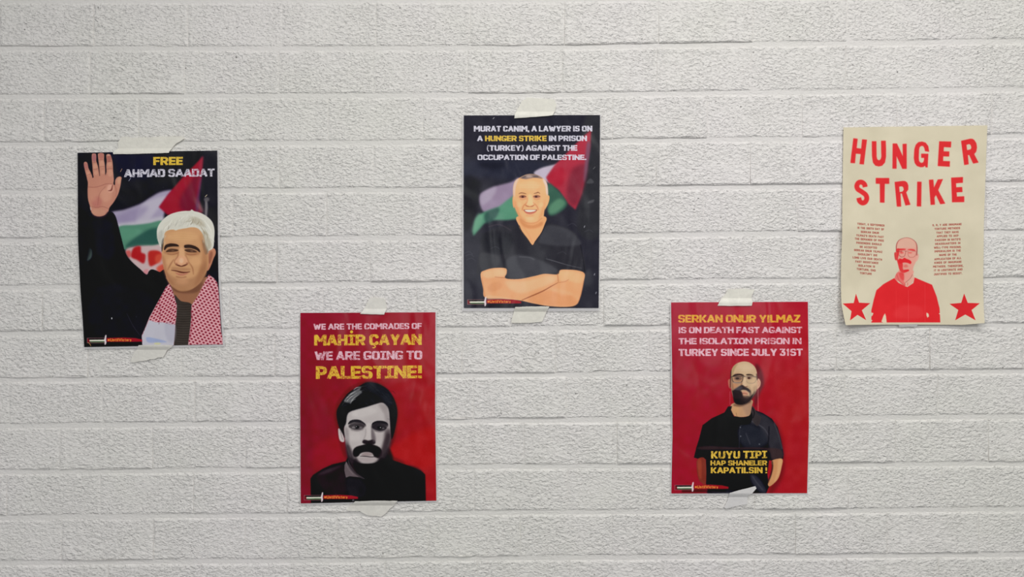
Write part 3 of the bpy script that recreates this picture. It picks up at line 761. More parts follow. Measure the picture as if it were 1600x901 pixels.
    P([(720, 600), (860, 620), (900, 650), (800, 650)], (232, 172, 128), 0.6, 2, f=B)
    c.line([(500, 694), (560, 668), (660, 625), (740, 580), (785, 556)], [1.0, 1.6, 1.8, 1.2, 0.6], (140, 78, 52), 0.8, 0.5, f=B)
    c.line([(290, 512), (330, 516), (378, 520)], 0.8, (160, 96, 66), 0.7, 0.4, f=B)
    c.line([(778, 480), (784, 520), (786, 552)], 0.8, (160, 96, 66), 0.7, 0.4, f=B)
    c.line([(786, 556), (840, 548), (870, 530)], 0.8, (176, 110, 76), 0.7, 0.5, f=B)
    c.ell(290, 590, 60, 34, (208, 142, 98), 0.6, 2, f=B, rot=-20)
    c.line([(215, 672), (205, 610), (190, 520)], 1.4, (190, 120, 80), 0.6, 0.6, f=B)
    c.line([(935, 720), (962, 650), (985, 540)], 1.4, (196, 128, 88), 0.6, 0.6, f=B)
    P([(240, 655), (340, 668), (470, 690), (340, 690), (240, 690)], (236, 180, 140), 0.6, 1.2, f=B)
    # neck
    P([(470, 40), (680, 40), (678, 110), (655, 165), (610, 230), (584, 266), (540, 210), (495, 150), (478, 110)], (226, 164, 114), 1, 0.5, f=B)
    P([(480, 60), (540, 100), (600, 105), (660, 80), (660, 110), (600, 135), (520, 125)], (198, 130, 84), 0.75, 1.6, f=B)
    c.line([(520, 130), (560, 190), (582, 240)], 1.2, (200, 136, 92), 0.5, 1, f=B)
    c.line([(480, 110), (500, 155), (545, 215), (584, 266), (610, 232), (656, 168), (682, 110)], 1.0, (30, 28, 34), 0.9, 0.4, f=B)
    # head
    P([(142, 450), (155, 425), (172, 470), (172, 560), (160, 585), (146, 540)], (222, 152, 108), 1, 0.5, f=A)
    P([(630, 410), (655, 412), (662, 450), (645, 520), (615, 580), (600, 600), (610, 500)], (230, 168, 118), 1, 0.5, f=A)
    P([(150, 400), (155, 280), (185, 200), (250, 155), (330, 118), (400, 108), (480, 120), (560, 160), (615, 215), (635, 300), (640, 420), (625, 520), (590, 620), (580, 700), (540, 750), (470, 785), (390, 795), (310, 775), (245, 725), (205, 650), (170, 560), (155, 480)], (228, 172, 122), 1, 0.5, f=A)
    P([(155, 380), (156, 280), (188, 200), (230, 175), (200, 240), (180, 330), (172, 430)], (214, 190, 178), 0.85, 1.2, f=A)
    P([(570, 170), (615, 215), (637, 300), (640, 405), (618, 380), (605, 280), (575, 210)], (214, 196, 190), 0.9, 1.2, f=A)
    P([(245, 165), (330, 120), (400, 108), (480, 120), (565, 168), (540, 172), (470, 160), (400, 168), (330, 182), (280, 172)], (120, 106, 108), 0.85, 1.0, f=A)
    c.ell(375, 140, 44, 20, (184, 160, 150), 0.8, 1.2, f=A)
    c.ell(470, 145, 40, 14, (84, 76, 84), 0.7, 1.0, f=A)
    c.ell(300, 155, 34, 12, (88, 80, 86), 0.7, 1.0, f=A, rot=-20)
    c.ell(390, 270, 150, 60, (240, 192, 146), 0.6, 3, f=A)
    P([(165, 470), (220, 560), (240, 680), (290, 750), (210, 660), (170, 560)], (206, 140, 96), 0.7, 2, f=A)
    P([(600, 450), (600, 580), (560, 690), (500, 760), (540, 640), (570, 540)], (208, 146, 98), 0.7, 2, f=A)
    c.line([(228, 388), (260, 374), (300, 378), (338, 388)], [0.7, 1.5, 1.4, 0.7], (122, 80, 58), 0.8, 0.5, f=A)
    c.line([(440, 384), (480, 374), (500, 366), (530, 382)], [0.7, 1.4, 1.5, 0.7], (112, 72, 52), 0.8, 0.5, f=A)
    c.ell(285, 430, 56, 24, (196, 132, 96), 0.7, 1.2, f=A)
    c.ell(482, 428, 56, 24, (196, 132, 96), 0.7, 1.2, f=A)
    P([(240, 432), (270, 412), (315, 414), (335, 430), (300, 444), (262, 444)], (150, 100, 84), 0.9, 0.5, f=A)
    P([(432, 430), (460, 412), (505, 412), (532, 428), (500, 442), (458, 442)], (150, 100, 84), 0.9, 0.5, f=A)
    c.ell(286, 428, 18, 13, (62, 34, 32), 0.95, 0.4, f=A)
    c.ell(474, 426, 18, 13, (62, 34, 32), 0.95, 0.4, f=A)
    c.line([(240, 425), (285, 408), (335, 424)], 0.8, (110, 66, 52), 0.8, 0.3, f=A)
    c.line([(432, 424), (480, 406), (532, 422)], 0.8, (110, 66, 52), 0.8, 0.3, f=A)
    c.line([(245, 462), (290, 470), (335, 456)], 0.8, (190, 122, 90), 0.7, 0.5, f=A)
    c.line([(440, 458), (485, 468), (528, 456)], 0.8, (190, 122, 90), 0.7, 0.5, f=A)
    P([(365, 400), (410, 400), (425, 480), (440, 530), (395, 550), (340, 530), (355, 470)], (244, 192, 144), 0.75, 1.6, f=A)
    c.line([(348, 440), (350, 490), (325, 530), (330, 552)], 1.2, (196, 126, 88), 0.7, 0.7, f=A)
    c.line([(322, 548), (350, 560), (385, 566), (420, 560), (448, 545)], [0.8, 1.5, 0.8, 1.5, 0.8], (160, 88, 62), 0.85, 0.4, f=A)
    c.line([(318, 530), (290, 570), (278, 620)], 1.4, (184, 112, 76), 0.75, 0.8, f=A)
    c.line([(452, 525), (490, 570), (505, 615)], 1.4, (184, 112, 76), 0.75, 0.8, f=A)
    c.ell(235, 540, 36, 34, (238, 184, 138), 0.6, 1.8, f=A)
    c.ell(545, 540, 34, 34, (240, 188, 138), 0.6, 1.8, f=A)
    P([(296, 612), (350, 608), (420, 608), (488, 610), (465, 640), (420, 662), (350, 662), (318, 640)], (150, 78, 62), 0.95, 0.5, f=A)
    P([(312, 617), (350, 612), (420, 612), (472, 616), (440, 636), (380, 644), (335, 636)], (238, 222, 206), 1, 0.4, f=A)
    c.line([(330, 656), (390, 672), (450, 652)], 1.5, (206, 124, 104), 0.8, 0.5, f=A)
    c.line([(330, 690), (390, 700), (440, 688)], 1.4, (200, 136, 98), 0.6, 0.9, f=A)
    c.ell(385, 735, 60, 26, (240, 188, 142), 0.6, 2, f=A)
    c.line([(250, 735), (320, 785), (400, 800), (480, 785), (560, 725)], 1.4, (186, 118, 78), 0.6, 0.9, f=A)
    # softer smile and eyes
    P([(240, 436), (285, 446), (335, 434), (330, 450), (285, 458), (245, 450)], (212, 150, 112), 0.75, 0.5, f=A)
    P([(432, 434), (480, 445), (532, 432), (528, 448), (480, 456), (440, 448)], (212, 150, 112), 0.75, 0.5, f=A)
    P([(310, 632), (380, 644), (470, 632), (455, 652), (385, 664), (325, 652)], (196, 112, 92), 0.85, 0.6, f=A)
    for k in range(6):
        c.line([(330 + k * 24, 614), (331 + k * 24, 632)], 0.35, (190, 160, 140), 0.5, 0.2, f=A, s=False)
    c.line([(345, 500), (328, 530), (340, 556)], 1.0, (196, 122, 84), 0.6, 0.6, f=A)
    c.line([(430, 500), (448, 528), (436, 552)], 1.0, (196, 122, 84), 0.6, 0.6, f=A)
    P([(200, 620), (260, 700), (330, 760), (300, 770), (230, 710)], (196, 128, 84), 0.45, 2.0, f=A)
    for k in range(3):
        c.line([(250, 250 + k * 34), (390, 244 + k * 34), (530, 252 + k * 34)], 0.7, (214, 154, 108), 0.35, 0.9, f=A)
    # writing
    w_, y_ = (206, 203, 214), (222, 184, 78)
    dd = c.dirt(0.2)
    c.text('MURAT CANIM, A LAWYER IS ON', 177, 1462, 328, 390, 326, w_, 0.29, 1, 0.03, f=T, dirt=dd)
    s2 = 'A HUNGER STRIKE IN PRISON'
    c.text(s2, 214, 1405, 434, 494, 432, w_, 0.29, 1, 0.03, f=T, dirt=dd, cols=[y_ if 2 <= i <= 14 else w_ for i in range(len(s2))])
    c.text('(TURKEY) AGAINST THE', 318, 1300, 537, 598, 536, w_, 0.29, 1, 0.03, f=T, dirt=dd)
    c.text('OCCUPATION OF PALESTINE.', 216, 1398, 640, 698, 639, w_, 0.29, 1, 0.03, f=T, dirt=dd)
    c.logo(730.2, 467.4, 0.0)
    for x, y in [(990, 120), (1068, 492), (1080, 636)]:
        c.line([(x - 3, y + 8), (x + 4, y - 8)], 1.0, (186, 186, 196), 0.8, 0.3, f=B, s=False)
    c.line([(384, 254), (400, 236)], 0.7, (200, 200, 205), 0.8, 0.2, f=T, s=False)
    c.line([(1470, 240), (1494, 214)], 0.9, (120, 120, 122), 0.8, 0.4, f=M, s=False)
    P([(1410, 610), (1430, 585), (1480, 570), (1470, 600)], (104, 104, 108), 0.5, 0.8, f=M)
    P([(1400, 390), (1440, 340), (1480, 380), (1450, 395)], (96, 96, 100), 0.5, 0.8, f=M)
    c.scratch(26, (120, 120, 130), 0.4)
    c.grain(6)
    return c


def print_glasses():
    c = Sheet(1043, 466, 1267, 776, (150, 26, 44), 44)
    red_ground(c, (150, 22, 46), (166, 36, 40), (172, 34, 58))
    T = F(1040, 445, 6.957); M = F(1040, 550, 6.957); A = F(1120, 555, 9.01); B = F(1040, 640, 5.63)
    P = c.poly
    c.line([(120, 120), (118, 300), (119, 560)], 0.1, (0, 0, 0), 0)
    # figure shadow
    P([(980, 120), (1040, 200), (1060, 340), (1020, 440), (960, 600), (960, 200)], (84, 24, 36), 0.8, 2.5, f=M)
    P([(950, 100), (1010, 200), (1040, 400), (1030, 560), (960, 700), (900, 720), (990, 400)], (84, 16, 30), 0.6, 4, f=B)
    # shirt
    P([(245, 415), (265, 330), (290, 250), (320, 130), (400, 70), (520, 15), (560, -10), (600, 60), (700, 60), (770, -5), (850, 25), (930, 75), (980, 150), (1010, 260), (1032, 380), (1030, 425), (930, 442), (905, 440), (890, 560), (905, 670), (880, 728), (370, 728), (350, 640), (350, 430), (300, 430)], (20, 20, 28), 1, 0.5, s=False, f=B)
    P([(760, 10), (840, 30), (920, 80), (980, 170), (1020, 330), (1025, 410), (940, 430), (900, 300), (820, 150), (740, 110)], (56, 54, 60), 0.8, 2, f=B)
    P([(640, 160), (720, 120), (860, 180), (880, 300), (700, 330), (640, 240)], (44, 46, 54), 0.8, 3, f=B)
    c.line([(650, 140), (720, 90), (780, 110), (860, 160), (905, 230)], [0.8, 1.6, 1.2, 1.2, 0.8], (88, 88, 96), 0.7, 0.8, f=B)
    c.line([(905, 140), (900, 260), (890, 330)], 1.6, (20, 20, 26), 0.8, 0.8, f=B)
    c.line([(950, 110), (990, 220), (1020, 340)], 1.6, (84, 82, 88), 0.6, 1.0, f=B)
    c.line([(700, 200), (740, 300)], 1.2, (78, 78, 86), 0.6, 1.0, f=B, s=False)
    P([(740, 560), (800, 580), (860, 660), (880, 720), (820, 715), (760, 640)], (54, 54, 64), 0.8, 2, f=B)
    c.line([(760, 580), (800, 640), (850, 700)], 1.6, (78, 78, 88), 0.6, 1.0, f=B)
    P([(280, 320), (400, 312), (560, 322), (900, 330), (1010, 350), (1020, 420), (930, 430), (880, 350), (560, 345), (300, 345)], (64, 46, 46), 0.7, 1.4, f=B)
    c.line([(650, 140), (645, 200), (642, 330)], 0.8, (66, 66, 74), 0.7, 0.4, f=B)
    for x, y in [(652, 150), (655, 228), (820, 298)]:
        c.ell(x, y, 6, 6, (110, 112, 120), 0.8, 0.3, f=B)
    # arms
    P([(275, 430), (345, 432), (350, 640), (310, 635), (285, 600), (270, 520)], (126, 52, 42), 1, 0.6, f=B)
    P([(278, 440), (310, 440), (310, 600), (285, 560)], (160, 70, 52), 0.7, 1.4, f=B)
    P([(932, 442), (1020, 428), (1015, 500), (990, 590), (950, 640), (908, 668), (895, 640), (925, 560), (935, 500)], (196, 140, 96), 1, 0.6, f=B)
    P([(985, 440), (1018, 430), (1012, 500), (985, 585), (950, 630), (975, 540)], (214, 164, 116), 0.7, 1.4, f=B)
    c.line([(932, 445), (935, 500), (920, 570), (892, 640)], 2.2, (40, 26, 28), 0.8, 0.7, f=B)
    P([(370, 708), (420, 706), (560, 700), (640, 728), (380, 728)], (34, 34, 42), 1, 0.6, f=B)
    c.line([(395, 712), (440, 720), (560, 724)], 0.7, (120, 120, 128), 0.6, 0.4, f=B)
    # neck
    P([(215, 670), (480, 620), (482, 720), (480, 800), (440, 845), (350, 862), (260, 856), (215, 810), (190, 750)], (184, 142, 108), 1, 0.5, f=A)
    P([(230, 690), (300, 700), (300, 850), (250, 845), (205, 770)], (198, 150, 104), 0.7, 2, f=A)
    P([(350, 690), (475, 650), (475, 790), (420, 850), (380, 780)], (160, 126, 104), 0.7, 2, f=A)
    c.line([(225, 690), (330, 700), (470, 640)], 3, (84, 60, 50), 0.7, 1.2, f=A)
    c.line([(262, 800), (275, 850)], 0.8, (120, 84, 64), 0.7, 0.5, f=A, s=False)
    # collar
    P([(150, 712), (205, 708), (190, 760), (235, 855), (120, 900), (60, 860)], (22, 22, 30), 1, 0.5, s=False, f=A)
    P([(484, 725), (500, 712), (545, 780), (575, 830), (620, 870), (560, 990), (470, 860)], (58, 52, 54), 1, 0.6, f=A)
    c.line([(490, 730), (520, 800), (500, 880)], 1.4, (24, 22, 28), 0.8, 0.6, f=A)
    P([(232, 856), (340, 864), (440, 848), (480, 800), (490, 880), (440, 960), (250, 960)], (12, 12, 18), 1, 0.5, f=A)
    # ears
    P([(150, 340), (180, 330), (190, 400), (190, 455), (165, 450), (150, 400)], (176, 96, 80), 1, 0.5, f=A)
    P([(565, 325), (590, 330), (608, 370), (603, 420), (580, 455), (558, 470), (560, 390)], (206, 160, 132), 1, 0.5, f=A)
    c.line([(575, 350), (590, 390), (575, 430)], 0.9, (170, 110, 90), 0.7, 0.5, f=A)
    # head
    P([(190, 300), (196, 220), (225, 150), (290, 100), (370, 80), (450, 95), (520, 150), (552, 220), (562, 320), (560, 420), (545, 500), (490, 590), (440, 650), (340, 680), (260, 660), (225, 590), (200, 500), (190, 400)], (196, 166, 132), 1, 0.5, f=A)
    P([(200, 300), (205, 400), (215, 520), (260, 440), (330, 400), (360, 300), (280, 240)], (168, 122, 92), 0.75, 2.5, f=A)
    c.ell(400, 170, 110, 60, (206, 180, 148), 0.6, 3, f=A)
    P([(196, 250), (220, 160), (290, 105), (250, 170), (220, 250), (205, 330)], (152, 128, 84), 0.7, 1.4, f=A)
    P([(185, 220), (196, 215), (190, 330), (185, 440), (176, 430)], (40, 26, 24), 0.85, 0.6, f=A)
    P([(545, 250), (565, 280), (566, 340), (552, 330)], (70, 46, 40), 0.75, 0.6, f=A)
    c.ell(510, 400, 40, 60, (212, 176, 142), 0.6, 2.5, f=A)
    # brows
    P([(212, 290), (240, 262), (300, 252), (355, 262), (372, 285), (310, 275), (250, 284)], (42, 30, 30), 0.95, 0.6, f=A)
    P([(400, 268), (430, 256), (480, 262), (512, 282), (470, 278), (420, 278)], (54, 40, 36), 0.9, 0.6, f=A)
    # eyes
    c.ell(290, 318, 56, 28, (110, 86, 76), 0.8, 1.0, f=A)
    c.ell(280, 318, 26, 14, (50, 36, 36), 0.95, 0.6, f=A)
    c.ell(446, 312, 42, 20, (140, 108, 90), 0.8, 1.0, f=A)
    c.ell(444, 314, 20, 13, (60, 36, 34), 0.95, 0.6, f=A)
    # spectacles
    c.line([(186, 300), (230, 290), (340, 290), (358, 305), (352, 345), (335, 372), (290, 380), (240, 376), (212, 350), (205, 305)], 1.0, (44, 38, 42), 0.9, 0.3, f=A)
    c.line([(225, 374), (280, 382), (335, 374)], 0.9, (196, 186, 176), 0.7, 0.3, f=A)
    c.line([(355, 300), (380, 290), (402, 296)], 1.0, (60, 52, 54), 0.9, 0.3, f=A)
    c.line([(402, 296), (408, 340), (425, 378), (480, 386), (530, 370), (548, 300), (490, 292), (402, 296)], 0.7, (140, 122, 110), 0.8, 0.3, f=A)
    c.line([(402, 294), (480, 292), (560, 302)], 0.9, (84, 72, 68), 0.85, 0.3, f=A)
    # nose
    P([(370, 320), (395, 320), (400, 390), (420, 420), (380, 430), (355, 400)], (216, 184, 152), 0.7, 1.4, f=A)
    c.line([(345, 380), (335, 410), (360, 424)], 1.6, (130, 84, 66), 0.75, 0.7, f=A)
    c.line([(360, 424), (395, 436), (425, 428)], 1.2, (120, 76, 62), 0.8, 0.5, f=A)
    # beard and moustache
    P([(200, 470), (215, 540), (232, 640), (270, 680), (350, 688), (430, 655), (480, 600), (505, 540), (545, 480), (520, 520), (478, 560), (440, 596), (380, 598), (345, 570), (330, 520), (300, 500), (250, 500), (215, 490)], (38, 30, 31), 1, 0.8, f=A)
    P([(235, 510), (330, 510), (350, 580), (420, 605), (480, 575), (440, 640), (340, 680), (250, 660)], (30, 24, 27), 0.9, 1.4, f=A)
    P([(240, 475), (290, 440), (345, 410), (385, 435), (430, 455), (465, 490), (462, 525), (440, 510), (400, 485), (350, 480), (300, 500), (250, 505)], (56, 46, 48), 1, 0.8, f=A)
    P([(230, 470), (300, 430), (350, 440), (330, 480), (260, 500)], (78, 74, 82), 0.7, 1.6, f=A)
    P([(340, 510), (380, 490), (430, 515), (425, 545), (380, 560), (345, 550)], (196, 142, 116), 0.9, 0.8, f=A)
    c.line([(345, 530), (385, 528), (428, 540)], 1.0, (136, 74, 64), 0.85, 0.4, f=A)
    P([(350, 560), (390, 556), (430, 560), (400, 590), (365, 585)], (150, 112, 92), 0.75, 1.0, f=A)
    P([(210, 400), (240, 390), (290, 420), (260, 450), (215, 460)], (192, 134, 98), 0.7, 1.5, f=A)
    # thin pale upright lines beside the head and neck
    c.line([(176, 20), (176, 130)], 0.5, (196, 80, 90), 0.5, 0.4, f=A, s=False)
    c.line([(176, 500), (176, 690)], 0.7, (196, 110, 118), 0.7, 0.4, f=A, s=False)
    c.line([(572, 470), (574, 780)], 0.8, (206, 120, 112), 0.8, 0.4, f=A, s=False)
    # cheek shading and beard edges
    P([(335, 560), (390, 572), (440, 565), (470, 590), (420, 640), (340, 620)], (58, 44, 42), 0.85, 1.2, f=A)
    P([(225, 480), (320, 490), (345, 520), (350, 590), (240, 600), (215, 520)], (44, 36, 38), 0.9, 1.0, f=A)
    P([(455, 480), (478, 510), (480, 560), (460, 580), (448, 540)], (84, 64, 56), 0.6, 1.0, f=A)
    P([(196, 300), (215, 380), (225, 470), (205, 480), (195, 400)], (120, 82, 64), 0.6, 1.4, f=A)
    P([(225, 490), (300, 500), (345, 520), (350, 580), (300, 600), (230, 560)], (44, 36, 38), 0.7, 1.4, f=A)
    P([(345, 590), (420, 606), (480, 560), (520, 500), (540, 520), (480, 620), (400, 670), (320, 660)], (40, 32, 33), 0.7, 1.4, f=A)
    P([(505, 440), (550, 420), (545, 500), (515, 540), (500, 500)], (156, 124, 98), 0.5, 1.8, f=A)
    c.line([(430, 430), (462, 460), (480, 500)], 1.0, (150, 108, 84), 0.5, 0.8, f=A)
    c.ell(400, 320, 12, 40, (224, 192, 160), 0.5, 1.2, f=A)
    for k in range(2):
        c.line([(260, 200 + k * 26), (380, 192 + k * 26), (490, 202 + k * 26)], 0.6, (178, 146, 112), 0.35, 0.9, f=A)
    # writing
    w_, y_ = (222, 180, 190), (220, 166, 62)
    d1, d2 = c.dirt(0.28), c.dirt(0.36)
    c.text('SERKAN ONUR YILMAZ', 130, 1455, 322, 405, 322, y_, 0.28, 1, 0.03, f=T, dirt=d1)
    c.text('IS ON DEATH FAST AGAINST', 132, 1475, 453, 521, 452, w_, 0.28, 1, 0.03, f=T, dirt=d2)
    c.text('THE ISOLAT|ON PRISON IN', 133, 1468, 573, 641, 572, w_, 0.28, 1, 0.03, f=T, dirt=d2)
    c.text('TURKEY SINCE JULY 31ST', 133, 1480, 690, 768, 688, w_, 0.28, 1, 0.03, f=T, dirt=d1)
    c.text('KUYU T|P|', 395, 888, 357, 424, 355, (222, 182, 72), 0.27, 1, 0.05, f=B, dirt=c.dirt(0.3))
    c.text('HAP SHANELER', 390, 888, 440, 485, 440, (214, 174, 70), 0.29, 1, 0.04, f=B, dirt=c.dirt(0.2))
    c.text('KAPATILSIN !', 393, 890, 499, 553, 499, (218, 178, 70), 0.28, 1, 0.04, f=B, dirt=c.dirt(0.2))
    c.logo(1053.4, 756.3, 0.0)
    c.scratch(12, (206, 120, 130), 0.3)
    c.grain(6)
    return c


def print_two_colour():
    c = Sheet(1304, 190, 1546, 514, (199, 190, 166), 55)
    n = vnoise((c.h, c.w), 120.0, 5) - 0.5
    c.a += (n * 8)[..., None]
    T = F(1300, 190, 6.008); A = F(1370, 360, 10.01); B = F(1300, 400, 6.4)
    red = (206, 42, 46)
    P = c.poly
    BIG = [
        ([(193, 158), (233, 163), (224, 250), (266, 255), (275, 168), (320, 172), (291, 403), (250, 400), (262, 306), (216, 302), (208, 392), (165, 389)], 0, None),
        ([(366, 186), (408, 186), (409, 260), (410, 330), (416, 355), (432, 366), (448, 355), (455, 330), (453, 260), (452, 182), (495, 181), (498, 260), (498, 330), (488, 385), (462, 415), (430, 422), (398, 414), (376, 385), (368, 330), (366, 260)], 0, None),
        ([(560, 208), (600, 208), (655, 328), (652, 212), (690, 210), (690, 445), (650, 445), (596, 325), (596, 443), (558, 443)], 0, None),
        ([(900, 285), (862, 280), (856, 250), (845, 232), (828, 230), (812, 240), (806, 265), (803, 345), (806, 370), (815, 385), (830, 390), (845, 383), (852, 362), (853, 343), (826, 342), (826, 303), (893, 304), (885, 432), (865, 430), (862, 415), (845, 428), (820, 430), (785, 418), (765, 390), (757, 345), (762, 260), (775, 220), (800, 195), (835, 190), (868, 200), (892, 232)], 0, None),
        ([(995, 187), (1108, 190), (1104, 245), (1038, 241), (1036, 281), (1090, 283), (1087, 330), (1032, 328), (1030, 372), (1094, 374), (1092, 425), (980, 419)], 0, None),
        ([(1200, 183), (1285, 163), (1306, 164), (1324, 176), (1342, 205), (1348, 245), (1340, 285), (1322, 307), (1362, 386), (1312, 396), (1275, 315), (1262, 317), (1270, 402), (1228, 410)], 0, [(1250, 220), (1275, 213), (1288, 220), (1296, 245), (1288, 262), (1256, 270)]),
        ([(402, 530), (528, 531), (528, 585), (486, 585), (482, 762), (440, 760), (440, 585), (402, 583)], 0, None),
        ([(578, 568), (655, 558), (676, 560), (694, 572), (705, 600), (704, 640), (685, 665), (724, 780), (678, 788), (645, 675), (632, 675), (638, 798), (598, 798)], 0, [(620, 612), (645, 608), (658, 617), (663, 640), (650, 658), (624, 662)]),
        ([(788, 565), (828, 566), (824, 797), (784, 796)], 0, None),
        ([(897, 548), (938, 545), (944, 620), (980, 545), (1028, 541), (983, 645), (1048, 770), (1002, 776), (962, 690), (948, 712), (952, 780), (912, 782)], 0, None),
        ([(1105, 528), (1216, 522), (1214, 575), (1150, 580), (1152, 618), (1208, 615), (1210, 662), (1155, 665), (1158, 705), (1226, 702), (1226, 756), (1112, 758)], 0, None)]
    for pts, sm, hole in BIG:
        P(pts, (222, 130, 112), 0.45, 1.3, False, T)
        P(pts, red, 1.0, 0.25, False, T)
        if hole:
            P(hole, (199, 188, 164), 1.0, 0.25, False, T)
    ess = [(302, 615), (296, 590), (270, 570), (240, 575), (224, 605), (234, 635), (270, 660), (306, 688), (316, 722), (302, 754), (275, 764), (250, 748), (241, 716)]
    c.line(ess, 8.4, (222, 130, 112), 0.4, 1.0, f=T)
    c.line(ess, 7.4, red, 1.0, 0.25, f=T)
    ink = (150, 58, 48)
    L = F(1325, 335, 8.58)
    for s, x0, x1, ya, yb in [
            ('TODAY, 6 SEPTEMBER', 105, 472, 125, 150), ('IS THE 300TH DAY OF', 105, 465, 178, 200), ('SERKAN ONUR', 152, 398, 232, 248),
            ("YILMAZ'S DEATH FAST", 88, 462, 278, 303), ('THE DEMANDS OF FREE', 70, 463, 325, 352), ('PRISONERS SHOULD', 90, 432, 378, 402),
            ('BE ACCEPTED', 138, 370, 432, 447), ('SERKAN ONUR YILMAZ', 60, 442, 475, 502), ("SHOULDN'T DIE", 112, 373, 530, 547),
            ('LONG LIVE OUR DEATH', 42, 438, 573, 605), ('FAST RESISTANCE', 80, 388, 628, 650), ('ISOLATION IS', 118, 343, 682, 698),
            ('TORTURE, END', 98, 352, 728, 750), ('TORTURE', 140, 300, 783, 795)]:
        c.text(s, x0, x1, ya - 14, ya + 14, yb - 14, ink, 0.22, 0.92, 0.18, f=L, space=0.6)
    R = F(1440, 335, 8.58)
    for s, x0, x1, ya, yb in [
            ('S, R, Y ARE INHUMANE', 125, 512, 145, 130), ('TORTURE METHODS', 152, 492, 195, 182), ('THAT THEY HAVE', 175, 472, 245, 235),
            ('APPLIED TO AKP', 182, 470, 293, 283), ("FASCISM IN NATO'S", 158, 497, 345, 332), ('HEADQUARTERS IN', 160, 495, 395, 382),
            ('WELL-TYPE PRISONS.', 145, 508, 445, 435), ('IMPERIALISM IS THE', 152, 500, 495, 482), ('NAME OF THE', 215, 445, 543, 535),
            ('APPLICATION OF ALL', 150, 507, 600, 582), ('KINDS OF INHUMANE', 150, 510, 647, 632), ('METHODS. THEREFORE,', 132, 535, 698, 685),
            ('IT IS LEGITIMATE AND', 145, 522, 748, 733), ('JUSTIFIED TO RESIST.', 145, 520, 800, 785)]:
        c.text(s, x0, x1, ya - 14, ya + 14, yb - 14, ink, 0.22, 0.92, 0.18, f=R, space=0.6)
    # stars
    P([(222, 373), (250, 462), (365, 468), (275, 538), (318, 635), (228, 582), (148, 636), (168, 545), (83, 470), (195, 465)], (202, 36, 42), 1, 0.2, False, B)
    P([(1302, 372), (1335, 465), (1452, 468), (1368, 535), (1402, 636), (1308, 580), (1212, 638), (1242, 535), (1158, 475), (1272, 465)], (202, 36, 42), 1, 0.2, False, B)
    # jumper
    ht = vnoise((c.h, c.w), 1.6, 91)
    P([(610, 218), (650, 265), (740, 308), (800, 268), (812, 212), (900, 250), (985, 285), (1030, 400), (1060, 520), (1068, 660), (372, 660), (374, 540), (400, 440), (430, 340), (500, 280)], (210, 36, 42), 1, 0.3, False, B)
    P([(660, 500), (860, 500), (890, 610), (620, 610)], (216, 70, 72), 0.3, 3, True, B)
    P([(476, 652), (500, 590), (515, 568), (525, 600), (532, 664), (500, 664)], (214, 196, 168), 1, 0.3, False, B)
    P([(930, 560), (952, 575), (955, 600), (940, 614), (930, 590)], (214, 196, 168), 1, 0.3, False, B)
    P([(372, 560), (396, 566), (385, 590), (372, 600)], (206, 192, 168), 1, 0.2, False, B)
    P([(372, 630), (384, 640), (372, 652)], (206, 192, 168), 1, 0.2, False, B)
    P([(1070, 566), (1050, 572), (1070, 584)], (206, 192, 168), 1, 0.2, False, B)
    c.line([(750, 340), (750, 655)], 0.4, (232, 110, 108), 0.5, 0.2, f=B, s=False)
    c.line([(628, 340), (628, 655)], 0.4, (232, 90, 90), 0.3, 0.2, f=B, s=False)
    c.line([(915, 280), (915, 655)], 0.4, (232, 110, 108), 0.4, 0.2, f=B, s=False)
    # shirt collar and neck
    pk = (214, 146, 132)
    P([(330, 620), (540, 620), (535, 700), (450, 800), (410, 820), (350, 760), (325, 700)], pk, 1, 0.4, f=A)
    P([(290, 665), (330, 650), (350, 720), (400, 790), (440, 860), (420, 872), (330, 800), (262, 750)], (214, 106, 100), 1, 0.4, f=A)
    P([(330, 655), (400, 680), (400, 780), (350, 740)], (212, 62, 62), 0.85, 1.0, f=A)
    P([(540, 680), (560, 720), (556, 770), (500, 850), (430, 872), (440, 810), (490, 770)], (212, 160, 142), 1, 0.4, f=A)
    c.line([(538, 684), (500, 750), (425, 815)], 0.7, (150, 66, 62), 0.85, 0.3, f=A)
    c.line([(290, 680), (330, 780), (420, 870)], 0.6, (170, 56, 56), 0.8, 0.3, f=A)
    c.line([(420, 820), (415, 860)], 0.8, (190, 70, 68), 0.8, 0.3, f=A, s=False)
    c.line([(462, 810), (460, 860)], 0.8, (190, 70, 68), 0.8, 0.3, f=A, s=False)
    # head
    P([(255, 350), (280, 345), (290, 455), (268, 458), (255, 400)], (196, 60, 58), 1, 0.4, f=A)
    P([(600, 375), (632, 370), (628, 430), (605, 480), (592, 470)], (212, 158, 142), 1, 0.4, f=A)
    P([(285, 300), (290, 210), (330, 150), (400, 120), (460, 112), (530, 135), (585, 185), (608, 260), (605, 380), (590, 480), (555, 560), (530, 640), (450, 660), (370, 650), (330, 600), (305, 500), (285, 400)], (212, 150, 134), 1, 0.4, f=A)
    P([(300, 230), (350, 150), (450, 118), (560, 170), (590, 260), (540, 270), (400, 270), (310, 290)], (206, 164, 144), 0.8, 1, f=A)
    c.line([(285, 330), (287, 230), (320, 160), (385, 122), (455, 112), (530, 135), (590, 190), (608, 270), (604, 390)], [1.4, 1.2, 0.8, 0.5, 0.5, 0.6, 0.9, 1.3, 1.2], (142, 52, 52), 0.85, 0.3, f=A)
    P([(285, 300), (330, 285), (330, 350), (310, 440), (340, 470), (385, 520), (385, 600), (420, 625), (470, 610), (480, 630), (400, 660), (340, 620), (310, 520), (286, 430)], (208, 48, 50), 0.95, 0.6, f=A)
    P([(300, 285), (420, 285), (425, 300), (330, 310)], (206, 44, 48), 0.95, 0.5, f=A)
    P([(455, 300), (500, 288), (560, 295), (580, 320), (500, 308)], (206, 50, 52), 0.9, 0.5, f=A)
